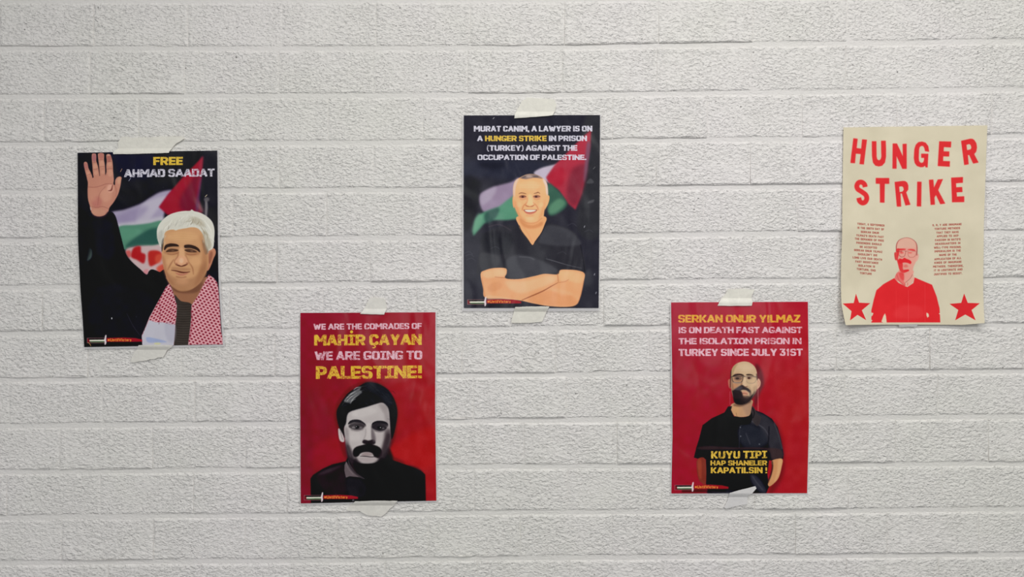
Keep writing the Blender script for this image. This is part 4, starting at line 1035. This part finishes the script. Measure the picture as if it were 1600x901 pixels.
    P([(345, 320), (390, 322), (400, 350), (350, 360)], (206, 70, 66), 0.8, 0.7, f=A)
    c.ell(395, 326, 24, 12, (224, 186, 166), 0.8, 0.5, f=A)
    c.ell(500, 345, 30, 12, (206, 76, 70), 0.8, 0.7, f=A)
    c.ell(500, 328, 30, 8, (226, 190, 170), 0.7, 0.5, f=A)
    c.line([(290, 330), (420, 320), (430, 340), (410, 400), (360, 412), (325, 380)], 0.7, (136, 48, 50), 0.8, 0.3, f=A)
    c.line([(425, 322), (470, 322), (590, 330), (575, 400), (520, 420), (475, 400), (465, 330)], 0.6, (150, 62, 60), 0.7, 0.3, f=A)
    P([(330, 440), (380, 445), (410, 425), (440, 440), (490, 460), (520, 490), (505, 522), (460, 505), (400, 500), (350, 520), (320, 500)], (208, 36, 42), 1, 0.5, f=A)
    P([(400, 545), (440, 530), (470, 560), (440, 575), (400, 570)], (206, 84, 78), 0.6, 0.8, f=A)
    P([(400, 615), (470, 608), (480, 628), (420, 640)], (210, 40, 46), 0.9, 0.5, f=A)
    P([(340, 560), (390, 600), (400, 700), (350, 660)], (208, 60, 60), 0.6, 1.2, f=A)
    c.grain(3)
    # warm paper edges
    return c

# ------------------------------------------------------------------
# materials
# ------------------------------------------------------------------
def new_mat(name):
    m = bpy.data.materials.new(name)
    m.use_nodes = True
    nt = m.node_tree
    return m, nt, nt.nodes['Principled BSDF']


def nd(nt, kind, **kw):
    n = nt.nodes.new(kind)
    for k, v in kw.items():
        if k == 'op':
            n.operation = v
        else:
            n.inputs[k].default_value = v
    return n


def mth(nt, op, a, b=None, clamp=False):
    n = nt.nodes.new('ShaderNodeMath')
    n.operation = op
    n.use_clamp = clamp
    for i, v in enumerate((a, b)):
        if v is None:
            continue
        if isinstance(v, (int, float)):
            n.inputs[i].default_value = v
        else:
            nt.links.new(v, n.inputs[i])
    return n.outputs[0]


def rng_map(nt, v, a, b, c=0.0, d=1.0, smooth=True):
    n = nt.nodes.new('ShaderNodeMapRange')
    n.interpolation_type = 'SMOOTHSTEP' if smooth else 'LINEAR'
    nt.links.new(v, n.inputs[0])
    for i, x in zip((1, 2, 3, 4), (a, b, c, d)):
        n.inputs[i].default_value = x
    return n.outputs[0]


def noise(nt, vec, scale, detail=2.0, rough=0.5, dist=0.0):
    n = nt.nodes.new('ShaderNodeTexNoise')
    n.inputs['Scale'].default_value = scale
    n.inputs['Detail'].default_value = detail
    n.inputs['Roughness'].default_value = rough
    n.inputs['Distortion'].default_value = dist
    nt.links.new(vec, n.inputs['Vector'])
    return n.outputs[0]


def pitted_paint(name, is_block):
    WALL_GAIN = 1.0 if is_block else 0.945
    m, nt, P = new_mat(name)
    geo = nt.nodes.new('ShaderNodeNewGeometry')
    mp = nt.nodes.new('ShaderNodeMapping')
    mp.inputs['Rotation'].default_value = (0, math.radians(-24), 0)
    mp.inputs['Scale'].default_value = (0.72, 1.0, 1.08)
    nt.links.new(geo.outputs['Position'], mp.inputs['Vector'])
    pos = mp.outputs[0]
    raw = geo.outputs['Position']
    # aggregate texture: plateaus of paint with pits between them
    a = noise(nt, pos, 255, 2.0, 0.5, 0.0)
    b = noise(nt, pos, 560, 2.0, 0.5, 0.0)
    big = noise(nt, raw, 9, 2.0, 0.5)
    plate = rng_map(nt, a, 0.33, 0.475)
    lump = noise(nt, pos, 150, 2.0, 0.5, 0.0)
    region = rng_map(nt, big, 0.30, 0.62, 0.78, 1.08)
    h = mth(nt, 'ADD', mth(nt, 'MULTIPLY', plate, 0.7), mth(nt, 'MULTIPLY', b, 0.7))
    h = mth(nt, 'ADD', h, mth(nt, 'MULTIPLY', lump, 2.6))
    if is_block:
        uv = nt.nodes.new('ShaderNodeUVMap')
        sx = nt.nodes.new('ShaderNodeSeparateXYZ')
        nt.links.new(uv.outputs[0], sx.inputs[0])
        u, v = sx.outputs[0], sx.outputs[1]
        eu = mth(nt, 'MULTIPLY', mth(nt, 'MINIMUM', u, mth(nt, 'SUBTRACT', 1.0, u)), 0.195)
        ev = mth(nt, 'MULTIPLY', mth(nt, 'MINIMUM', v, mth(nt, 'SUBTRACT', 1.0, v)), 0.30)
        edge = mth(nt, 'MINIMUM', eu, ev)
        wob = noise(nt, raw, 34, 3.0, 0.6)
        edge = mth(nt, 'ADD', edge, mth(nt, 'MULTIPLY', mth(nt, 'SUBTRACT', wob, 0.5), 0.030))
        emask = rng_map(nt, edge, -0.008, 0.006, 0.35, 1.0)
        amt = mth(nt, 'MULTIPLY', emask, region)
    else:
        amt = mth(nt, 'MULTIPLY', region, 0.3)
    # a few deep pin holes
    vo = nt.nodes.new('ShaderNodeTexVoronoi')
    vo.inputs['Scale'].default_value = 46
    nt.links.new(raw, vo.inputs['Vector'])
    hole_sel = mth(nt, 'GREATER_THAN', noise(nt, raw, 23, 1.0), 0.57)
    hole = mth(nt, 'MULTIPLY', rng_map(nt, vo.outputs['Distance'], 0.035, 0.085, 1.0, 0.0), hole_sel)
    if not is_block:
        hole = mth(nt, 'MULTIPLY', hole, 0.0)
    hh = mth(nt, 'SUBTRACT', mth(nt, 'MULTIPLY', h, amt), mth(nt, 'MULTIPLY', hole, 1.6))
    bump = nt.nodes.new('ShaderNodeBump')
    bump.inputs['Strength'].default_value = 1.0
    bump.inputs['Distance'].default_value = 0.0015
    nt.links.new(hh, bump.inputs['Height'])
    # brush marks, long and faint
    br = nt.nodes.new('ShaderNodeMapping')
    br.inputs['Scale'].default_value = (12, 12, 160)
    nt.links.new(raw, br.inputs['Vector'])
    bn = noise(nt, br.outputs[0], 1.0, 2.0)
    b2 = nt.nodes.new('ShaderNodeBump')
    b2.inputs['Strength'].default_value = 0.25
    b2.inputs['Distance'].default_value = 0.001
    nt.links.new(bn, b2.inputs['Height'])
    nt.links.new(bump.outputs[0], b2.inputs['Normal'])
    nt.links.new(b2.outputs[0], P.inputs['Normal'])
    # colour: white emulsion with faint warm and cool patches, shade painted into the pits and holes
    cr = nt.nodes.new('ShaderNodeValToRGB')
    cr.color_ramp.elements[0].position = 0.36
    cr.color_ramp.elements[0].color = (0.803 * WALL_GAIN, 0.788 * WALL_GAIN, 0.738 * WALL_GAIN, 1)
    cr.color_ramp.elements[1].position = 0.64
    cr.color_ramp.elements[1].color = (0.842 * WALL_GAIN, 0.807 * WALL_GAIN, 0.792 * WALL_GAIN, 1)
    nt.links.new(noise(nt, raw, 1.5, 4.0, 0.65), cr.inputs[0])
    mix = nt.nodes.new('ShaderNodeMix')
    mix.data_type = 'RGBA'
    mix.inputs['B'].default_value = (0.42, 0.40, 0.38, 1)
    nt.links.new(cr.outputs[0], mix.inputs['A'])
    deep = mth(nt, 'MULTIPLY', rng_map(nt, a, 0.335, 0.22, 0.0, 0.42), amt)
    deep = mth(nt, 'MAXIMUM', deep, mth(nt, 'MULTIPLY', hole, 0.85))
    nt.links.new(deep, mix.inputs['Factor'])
    nt.links.new(mix.outputs['Result'], P.inputs['Base Color'])
    P.inputs['Roughness'].default_value = 0.62
    P.inputs['Specular IOR Level'].default_value = 0.35
    return m


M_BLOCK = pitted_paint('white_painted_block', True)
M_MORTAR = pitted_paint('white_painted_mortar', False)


def print_mat(name, sheet, gloss):
    """the artwork as a generated image on the sheet, under gloss lamination or plain paper"""
    a = np.clip(sheet.a / 255.0, 0, 1)
    lin = np.where(a <= 0.04045, a / 12.92, ((a + 0.055) / 1.055) ** 2.4)
    lin = np.clip((lin - (PRINT_VEIL if gloss else 0.004)) / PRINT_KEY, 0, 0.92)
    s = np.where(lin <= 0.0031308, lin * 12.92, 1.055 * lin ** (1 / 2.4) - 0.055)
    im = bpy.data.images.new(name, sheet.w, sheet.h, alpha=False)
    px = np.ones((sheet.h, sheet.w, 4), np.float32)
    px[..., :3] = s[::-1]
    im.pixels.foreach_set(px.ravel())
    im.update()
    im.pack()
    m, nt, P = new_mat(name)
    t = nt.nodes.new('ShaderNodeTexImage')
    t.image = im
    t.interpolation = 'Cubic'
    t.extension = 'EXTEND'
    nt.links.new(t.outputs['Color'], P.inputs['Base Color'])
    geo = nt.nodes.new('ShaderNodeNewGeometry')
    if gloss:
        P.inputs['Roughness'].default_value = 0.5
        P.inputs['Specular IOR Level'].default_value = 0.0
        P.inputs['Coat Weight'].default_value = 1.0
        P.inputs['Coat Roughness'].default_value = 0.2
        P.inputs['Coat IOR'].default_value = 1.45
        mp = nt.nodes.new('ShaderNodeMapping')
        mp.inputs['Scale'].default_value = (1.6, 1, 0.9)
        nt.links.new(geo.outputs['Position'], mp.inputs[0])
        n1 = noise(nt, mp.outputs[0], 9, 1.5, 0.4, 0.6)
        n2 = noise(nt, geo.outputs['Position'], 60, 2.0, 0.5)
        hh = mth(nt, 'ADD', n1, mth(nt, 'MULTIPLY', n2, 0.012))
        b = nt.nodes.new('ShaderNodeBump')
        b.inputs['Strength'].default_value = 0.8
        b.inputs['Distance'].default_value = 0.006
        nt.links.new(hh, b.inputs['Height'])
        nt.links.new(b.outputs[0], P.inputs['Coat Normal'])
    else:
        P.inputs['Roughness'].default_value = 0.75
        P.inputs['Specular IOR Level'].default_value = 0.25
        n1 = noise(nt, geo.outputs['Position'], 14, 2.0, 0.5, 0.4)
        b = nt.nodes.new('ShaderNodeBump')
        b.inputs['Strength'].default_value = 0.35
        b.inputs['Distance'].default_value = 0.004
        nt.links.new(n1, b.inputs['Height'])
        nt.links.new(b.outputs[0], P.inputs['Normal'])
    return m


def film_mat():
    m, nt, P = new_mat('clear_laminate')
    P.inputs['Base Color'].default_value = (0.86, 0.84, 0.85, 1)
    P.inputs['Roughness'].default_value = 0.18
    P.inputs['Alpha'].default_value = 0.42
    return m


def tape_mat(name, col, alpha):
    m, nt, P = new_mat(name)
    geo = nt.nodes.new('ShaderNodeNewGeometry')
    P.inputs['Roughness'].default_value = 0.55
    n1 = noise(nt, geo.outputs['Position'], 70, 3.0, 0.6, 1.0)
    n2 = noise(nt, geo.outputs['Position'], 170, 2.0, 0.5, 0.4)
    b = nt.nodes.new('ShaderNodeBump')
    b.inputs['Strength'].default_value = 0.45
    b.inputs['Distance'].default_value = 0.0012
    nt.links.new(mth(nt, 'ADD', n1, mth(nt, 'MULTIPLY', n2, 0.5)), b.inputs['Height'])
    nt.links.new(b.outputs[0], P.inputs['Normal'])
    cr = nt.nodes.new('ShaderNodeValToRGB')
    cr.color_ramp.elements[0].position = 0.3
    cr.color_ramp.elements[0].color = tuple(c * 0.93 for c in col) + (1,)
    cr.color_ramp.elements[1].position = 0.7
    cr.color_ramp.elements[1].color = tuple(min(1, c * 1.04) for c in col) + (1,)
    nt.links.new(n1, cr.inputs[0])
    nt.links.new(cr.outputs[0], P.inputs['Base Color'])
    P.inputs['Alpha'].default_value = alpha
    return m


def mesh_obj(name, verts, faces, mat, parent=None, uvs=None, smooth=False):
    me = bpy.data.meshes.new(name)
    me.from_pydata([tuple(v) for v in verts], [], faces)
    me.materials.append(mat)
    if uvs is not None:
        ul = me.uv_layers.new(name='UVMap')
        for lp in me.loops:
            ul.data[lp.index].uv = uvs[lp.vertex_index]
    if smooth:
        for p in me.polygons:
            p.use_smooth = True
    me.update()
    o = bpy.data.objects.new(name, me)
    C.objects.link(o)
    if parent:
        o.parent = parent
    return o


# ------------------------------------------------------------------
# the wall: a mortar bed with every painted block laid on it
# ------------------------------------------------------------------
# bottom edge of each course of blocks (upper side of its bed joint), at five stations
ST = [0, 400, 800, 1200, 1600]
JOINTS = [
    (-77, -77, -78, -83, -88),
    (-2, -2, -3, -8, -13),
    (72, 72.5, 71, 65.5, 61),
    (147.5, 146, 145, 141, 136),
    (221.5, 220, 218, 214, 209),
    (296.5, 294, 292, 288, 283),
    (371.5, 369, 366.5, 361.5, 359),
    (445.5, 441, 438, 435, 432),
    (517, 512.5, 509.5, 506.5, 504),
    (589.5, 587, 582, 578.5, 576),
    (662, 658, 653, 650.5, 647),
    (733.5, 730, 725, 723, 720),
    (804.5, 801, 796.5, 795, 791.5),
    (875.5, 872.5, 868, 865.5, 862.5),
    (947, 943, 939, 936, 933),
    (1018, 1014, 1010, 1007, 1004),
]
# one upright joint of each course and the spacing of the others
UPRIGHTS = [(70, 147), (0, 147), (141, 147.5), (69, 148), (143, 147), (70, 147), (141, 146), (67, 146), (138, 146), (160, 145),
            (94, 145), (157, 146), (97, 143.2), (170, 144), (98, 144)]


def jy(row, x):
    ys = row
    x = max(-150, min(1750, x))
    if x <= 0:
        return ys[0] + (ys[1] - ys[0]) * x / 400 * 0.3
    if x >= 1600:
        return ys[4] + (ys[4] - ys[3]) * (x - 1600) / 400
    k = min(3, int(x // 400))
    t = (x - ST[k]) / 400
    t = t * t * (3 - 2 * t) * 0.5 + t * 0.5
    return ys[k] + (ys[k + 1] - ys[k]) * t


rb = random.Random(7)
p00, p11 = place(-190, -90), place(1790, 1010)
bed_v = []
x0w, x1w, z0w, z1w = p00.x - 0.1, p11.x + 0.1, p11.z - 0.06, p00.z + 0.06
for y in (0.0, 0.10):
    bed_v += [(x0w, y, z0w), (x1w, y, z0w), (x1w, y, z1w), (x0w, y, z1w)]
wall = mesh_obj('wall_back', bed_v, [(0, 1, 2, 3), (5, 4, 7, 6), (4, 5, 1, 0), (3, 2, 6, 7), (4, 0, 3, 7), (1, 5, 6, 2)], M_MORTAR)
wall['kind'] = 'structure'

JH = 7.0    # bed joint height
for r in range(len(JOINTS) - 1):
    top, bot = JOINTS[r], JOINTS[r + 1]
    ux, us = UPRIGHTS[r]
    k0 = int(math.floor((-150 - ux) / us))
    xa = ux + k0 * us
    while xa < 1690:
        xb = xa + us
        a, b = xa + 0.35 + rb.uniform(-0.15, 0.15), xb - 0.35 + rb.uniform(-0.15, 0.15)
        nx, nz = 8, 2
        pv = [rb.uniform(0.45, 1.35) for _ in range(nx + 1)]
        jt = [rb.uniform(-0.5, 0.5) for _ in range(nx + 1)]
        jb = [rb.uniform(-0.45, 0.45) for _ in range(nx + 1)]
        # how far the lower edge stands proud: some joints are cut crisply, others filled flush with paint
        prd = rb.choice([0.0006, 0.0010, 0.0016, 0.0024, 0.0030])
        prt = rb.uniform(0.0006, 0.0016)
        tl = rb.uniform(-0.0005, 0.0005)
        ring = []
        for i in range(nx):
            ring.append((i / nx, 0.0, jt[i]))
        for j in range(nz):
            ring.append((1.0, j / nz, 0.0))
        for i in range(nx, 0, -1):
            ring.append((i / nx, 1.0, jb[i]))
        for j in range(nz, 0, -1):
            ring.append((0.0, j / nz, 0.0))
        verts, uvs = [], []
        n = len(ring)
        for level in (0, 1, 2):
            for u, v, jj in ring:
                px = a + (b - a) * u
                yt, yb = jy(top, px) + JH + jj, jy(bot, px) + jj
                ins_x = (0, 0.35, 3.4)[level]
                ins_t = (0, 0.5, 2.2)[level]
                ins_b = (0, 0.15, 1.0)[level]
                py = yt + (yb - yt) * v
                if u == 0:
                    px += ins_x
                if u == 1:
                    px -= ins_x
                if v == 0:
                    py += ins_t
                if v == 1:
                    py -= ins_b
                front = -(prt + (prd * pv[int(round(u * nx))] - prt) * v + tl * (u - 0.5) * 2)
                if level == 0:
                    yy = 0.002
                elif level == 1:
                    side = 0.72 if (u in (0, 1)) else (0.35 if v == 0 else 0.8)
                    yy = front * side
                else:
                    yy = front
                q = place(px, py, 0.0)
                verts.append((q.x, yy, q.z))
                uvs.append((u + (ins_x / us if u == 0 else (-ins_x / us if u == 1 else 0)), 1 - v))
        faces = []
        for L in (0, 1):
            for i in range(n):
                j = (i + 1) % n
                faces.append((L * n + i, (L + 1) * n + i, (L + 1) * n + j, L * n + j))
        faces.append(tuple(range(3 * n - 1, 2 * n - 1, -1)))
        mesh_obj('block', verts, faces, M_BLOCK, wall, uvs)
        xa = xb

# ------------------------------------------------------------------
# posters
# ------------------------------------------------------------------
M_FILM = film_mat()


def interp(tab, v):
    for (a, xa), (b, xb) in zip(tab, tab[1:]):
        if v <= b:
            return xa + (xb - xa) * (v - a) / (b - a)
    return tab[-1][1]


def poster(sheet, mat, tl, tr, br, bl, left, right, label, group, grow=None, curl=None, depth=0.0052, thick=0.0005, seed=0):
    """left/right: (v, x) tables of the side edges; sheet artwork is laid on by its own position"""
    NX, NZ = 14, 20
    rr = random.Random(seed)
    ph = [rr.uniform(0, 6.28) for _ in range(6)]

    def wave(u, v):
        w = 0.0007 * math.sin(3.1 * u + ph[0] + 1.3 * v) + 0.0006 * math.sin(4.4 * v + ph[1]) + 0.0004 * math.sin(7 * u - 5 * v + ph[2])
        return w

    def build(name, parent, g, off, th, mt, uvm):
        verts, uvs, faces = [], [], []
        for side in (0, 1):
            for j in range(NZ + 1):
                v = j / NZ
                for i in range(NX + 1):
                    u = i / NX
                    xl, xr = interp(left, v) - g[0], interp(right, v) + g[1]
                    px = xl + (xr - xl) * u
                    yt = tl[1] + (tr[1] - tl[1]) * u - g[2]
                    yb = bl[1] + (br[1] - bl[1]) * u + g[3]
                    if curl:
                        yb -= curl[2] * max(0, u - 0.86) / 0.14
                    py = yt + (yb - yt) * v
                    d = depth + wave(u, v) + off
                    if curl:
                        for cu, cv, amp, rad in curl[0]:
                            q = math.hypot((u - cu) * 0.7, v - cv)
                            d += amp * max(0, 1 - q / rad) ** 2
                    q = place(px, py, 0.0)
                    # stay on the photographed outline: slide towards the eye point only by the sheet's own lift
                    f = (CAM.y + d) / CAM.y
                    x_ = CAM.x + (q.x - CAM.x) * f if False else q.x
                    z_ = q.z
                    verts.append((x_, -d + (th if side else 0), z_))
                    uvs.append(((px - sheet.x0) / (sheet.x1 - sheet.x0), 1 - (py - sheet.y0) / (sheet.y1 - sheet.y0)) if uvm else (u, 1 - v))
        W = NX + 1
        S = W * (NZ + 1)
        for j in range(NZ):
            for i in range(NX):
                a = j * W + i
                faces.append((a, a + W, a + W + 1, a + 1))
                faces.append((S + a, S + a + 1, S + a + W + 1, S + a + W))
        for i in range(NX):
            faces.append((i, i + 1, S + i + 1, S + i))
            a = NZ * W + i
            faces.append((a + 1, a, S + a, S + a + 1))
        for j in range(NZ):
            a = j * W
            faces.append((a + W, a, S + a, S + a + W))
            a = j * W + NX
            faces.append((a, a + W, S + a + W, S + a))
        return mesh_obj(name, verts, faces, mt, parent, uvs, False)
    o = build('poster', None, (0, 0, 0, 0), 0.0, thick, mat, True)
    o['label'] = label
    o['category'] = 'poster'
    o['group'] = group
    bm = bmesh.new()
    bm.from_mesh(o.data)
    bm.normal_update()
    for f in bm.faces:
        f.smooth = True
    for e in bm.edges:
        if len(e.link_faces) == 2 and e.calc_face_angle(0) > 0.9:
            e.smooth = False
    bm.to_mesh(o.data)
    bm.free()
    if grow:
        build('laminate_border', o, grow, -0.0006, 0.0003, M_FILM, False)
    return o


GR = 'posters taped to the white block wall'
pr1, pr2, pr3, pr4, pr5 = print_raised_hand(), print_moustache(), print_folded_arms(), print_glasses(), print_two_colour()
poster(pr1, print_mat('raised_hand_print', pr1, True), (123, 239), (340.5, 235.5), (349, 537.5), (133.5, 541.5),
       [(0, 123), (0.45, 124.5), (0.7, 128.2), (0.88, 132), (1, 133.7)], [(0, 340.4), (0.45, 341.6), (0.68, 342.8), (0.88, 346.5), (1, 349.3)],
       'dark laminated poster of a grey-haired man waving in a red chequered scarf', GR, (0.6, 3.2, 0.8, 3.2), seed=1)
poster(pr2, print_mat('moustache_print', pr2, True), (470.2, 488.4), (680.7, 487.4), (682, 780.8), (471, 784.8),
       [(0, 470.2), (0.5, 470.2), (1, 471)], [(0, 680.8), (0.5, 680.2), (1, 682)],
       'red laminated poster with a black and white portrait of a dark-haired man with moustache', GR, (1.0, 2.2, 1.2, 2.2), seed=2)
poster(pr3, print_mat('folded_arms_print', pr3, True), (725, 181), (937.2, 180.2), (935, 480.7), (725, 480.7),
       [(0, 725), (0.5, 724.6), (1, 725)], [(0, 937.2), (0.5, 936.4), (1, 935)],
       'dark laminated poster of a smiling man with folded bare arms and black shirt', GR, (2.6, 1.8, 0.8, 4.6), seed=3)
poster(pr4, print_mat('glasses_print', pr4, True), (1047.6, 472), (1261, 471), (1260, 769.2), (1048.4, 769.6),
       [(0, 1047.6), (0.35, 1049.4), (0.7, 1050.2), (1, 1048.4)], [(0, 1261), (0.35, 1262), (0.65, 1262.6), (1, 1260)],
       'red laminated poster of a bald bearded man in glasses and dark shirt', GR, (1.6, 1.8, 1.2, 2.4), seed=4)
poster(pr5, print_mat('two_colour_print', pr5, False), (1316.8, 199.4), (1540.5, 196.4), (1532.5, 506.8), (1315, 506.3),
       [(0, 1316.8), (0.3, 1315), (0.65, 1312.2), (0.9, 1311.2), (1, 1315)], [(0, 1540.6), (0.3, 1537), (0.5, 1534.6), (0.9, 1532.6), (1, 1531.5)],
       'cream paper poster printed in red only, with stars and large wavy lettering', GR, None,
       curl=([(0.0, 1.0, 0.016, 0.30), (1.0, 1.0, 0.010, 0.22), (0.0, 0.55, 0.004, 0.4)], None, 3.4), depth=0.0056, thick=0.0003, seed=5)

# ------------------------------------------------------------------
# strips of tape, each over a poster edge and down onto the wall
# ------------------------------------------------------------------
CREAM = tape_mat('cream_masking_tape', (0.90, 0.875, 0.785), 0.86)
PALE = tape_mat('pale_paper_tape', (0.90, 0.875, 0.81), 0.78)
CLEAR = tape_mat('frosted_tape', (0.84, 0.82, 0.81), 0.8)


def tape(pts, on_wall_dir, edge_y, label, mat):
    """on_wall_dir -1: the wall part is above edge_y, +1: below it"""
    rt = random.Random(len(label))
    P_ = [Vector(p) for p in pts]
    fine = []
    for i in range(len(P_)):
        a, b = P_[i], P_[(i + 1) % len(P_)]
        n = max(1, int((b - a).length / 6))
        for k in range(n):
            p = a.lerp(b, k / n)
            if k:
                j = 0.9 if (p.y - edge_y) * on_wall_dir > 2.5 else 0.25
                p = p + Vector((rt.uniform(-j, j), rt.uniform(-j, j)))
            fine.append(p)
    bm = bmesh.new()
    vs = [bm.verts.new((p.x, 0, -p.y)) for p in fine]
    f = bm.faces.new(vs)
    # cut into a grid so the strip can follow poster edge and blocks
    xs = [p.x for p in fine]
    ys = [p.y for p in fine]
    cuts = [(Vector((x, 0, 0)), Vector((1, 0, 0))) for x in np.arange(min(xs) + 7, max(xs) - 3, 9)]
    cuts += [(Vector((0, 0, -y)), Vector((0, 0, 1))) for y in [edge_y - 1.0 * on_wall_dir, edge_y + 1.2 * on_wall_dir, edge_y + 6 * on_wall_dir, edge_y + 14 * on_wall_dir]]
    for co, no in cuts:
        bmesh.ops.bisect_plane(bm, geom=bm.verts[:] + bm.edges[:] + bm.faces[:], plane_co=co, plane_no=no, dist=0.001)
    front = {}
    for v in bm.verts:
        px, py = v.co.x, -v.co.z
        t = (py - edge_y) * on_wall_dir       # >0 on the wall
        hug = 0.0078 if t < 0 else 0.0078 - min(1, t / 6) * 0.0038
        front[v] = hug + 0.0003 * mnoise.noise(Vector((px * 0.15, py * 0.15, 3.0)))
    for v, h in front.items():
        q = place(v.co.x, -v.co.z, 0.0)
        v.co = Vector((q.x, -h, q.z))
    bmesh.ops.recalc_face_normals(bm, faces=bm.faces[:])
    ret = bmesh.ops.extrude_face_region(bm, geom=bm.faces[:])
    for v in [g for g in ret['geom'] if isinstance(g, bmesh.types.BMVert)]:
        v.co.y += 0.00018
    bmesh.ops.recalc_face_normals(bm, faces=bm.faces[:])
    me = bpy.data.meshes.new('tape_strip')
    bm.to_mesh(me)
    bm.free()
    me.materials.append(mat)
    o = bpy.data.objects.new('tape_strip', me)
    C.objects.link(o)
    o['label'] = label
    o['category'] = 'tape'
    o['group'] = 'tape strips holding the posters'
    return o


tape([(192, 214), (215, 215.5), (240, 214.5), (283, 213), (290, 216), (283, 221), (272, 229), (267.5, 236), (266, 239.4), (220, 240.8), (180, 241.5), (179.2, 238.5), (186, 232), (186, 222)],
     -1, 238, 'wide cream tape over the top edge of the waving man poster', CREAM)
tape([(219, 538.5), (245, 537.6), (272.5, 538.5), (268, 543), (262, 547), (256, 557.5), (235, 561), (212, 565.5), (205, 565), (209, 553), (215, 546)],
     1, 540, 'crumpled pale tape under the bottom edge of the waving man poster', PALE)
tape([(578, 466), (587, 463.5), (601, 466), (604.5, 482), (601, 490.8), (582, 490.4), (563.7, 489.6), (567, 486), (573, 476)],
     -1, 488, 'small pale tape on the top edge of the moustache man poster', PALE)
tape([(556, 781), (590, 780.2), (622, 780.5), (614, 790), (604, 800), (596, 806), (575, 804), (562, 797), (541, 796), (548, 789)],
     1, 782.5, 'wrinkled pale tape under the bottom edge of the moustache man poster', PALE)
tape([(803.7, 185.6), (835, 183.6), (863, 181), (867, 174), (869, 164.4), (866, 156), (845, 154), (824, 153), (815.6, 158.6), (810, 168.7), (804.5, 178.7)],
     -1, 181, 'cream tape slanting over the top edge of the folded arms poster', CREAM)
tape([(805, 479), (830, 478.2), (858, 478.3), (853, 488), (847, 502), (820, 504), (799, 504), (802, 490)],
     1, 480.6, 'pale tape under the bottom edge of the folded arms poster', CREAM)
tape([(1119.8, 477), (1145, 477.2), (1173, 477), (1174.2, 471.5), (1173.5, 463), (1178, 452), (1160, 450.5), (1137, 451), (1130, 462), (1122.5, 471)],
     -1, 471.5, 'pale tape over the top edge of the poster of the man in glasses', CREAM)
tape([(1138.6, 768.2), (1158, 762.6), (1178.5, 757.6), (1180.4, 761), (1173, 769.3), (1168, 772), (1167, 786.5), (1150, 789.5), (1134, 793.6), (1130.6, 791), (1136.8, 778.5)],
     1, 769.5, 'translucent folded tape under the poster of the man in glasses', CLEAR)
tape([(1401.6, 506.4), (1417, 505.8), (1432.5, 505.6), (1429, 510.2), (1404, 510.6)],
     1, 505, 'narrow tape tab peeping below the cream paper poster', CLEAR)
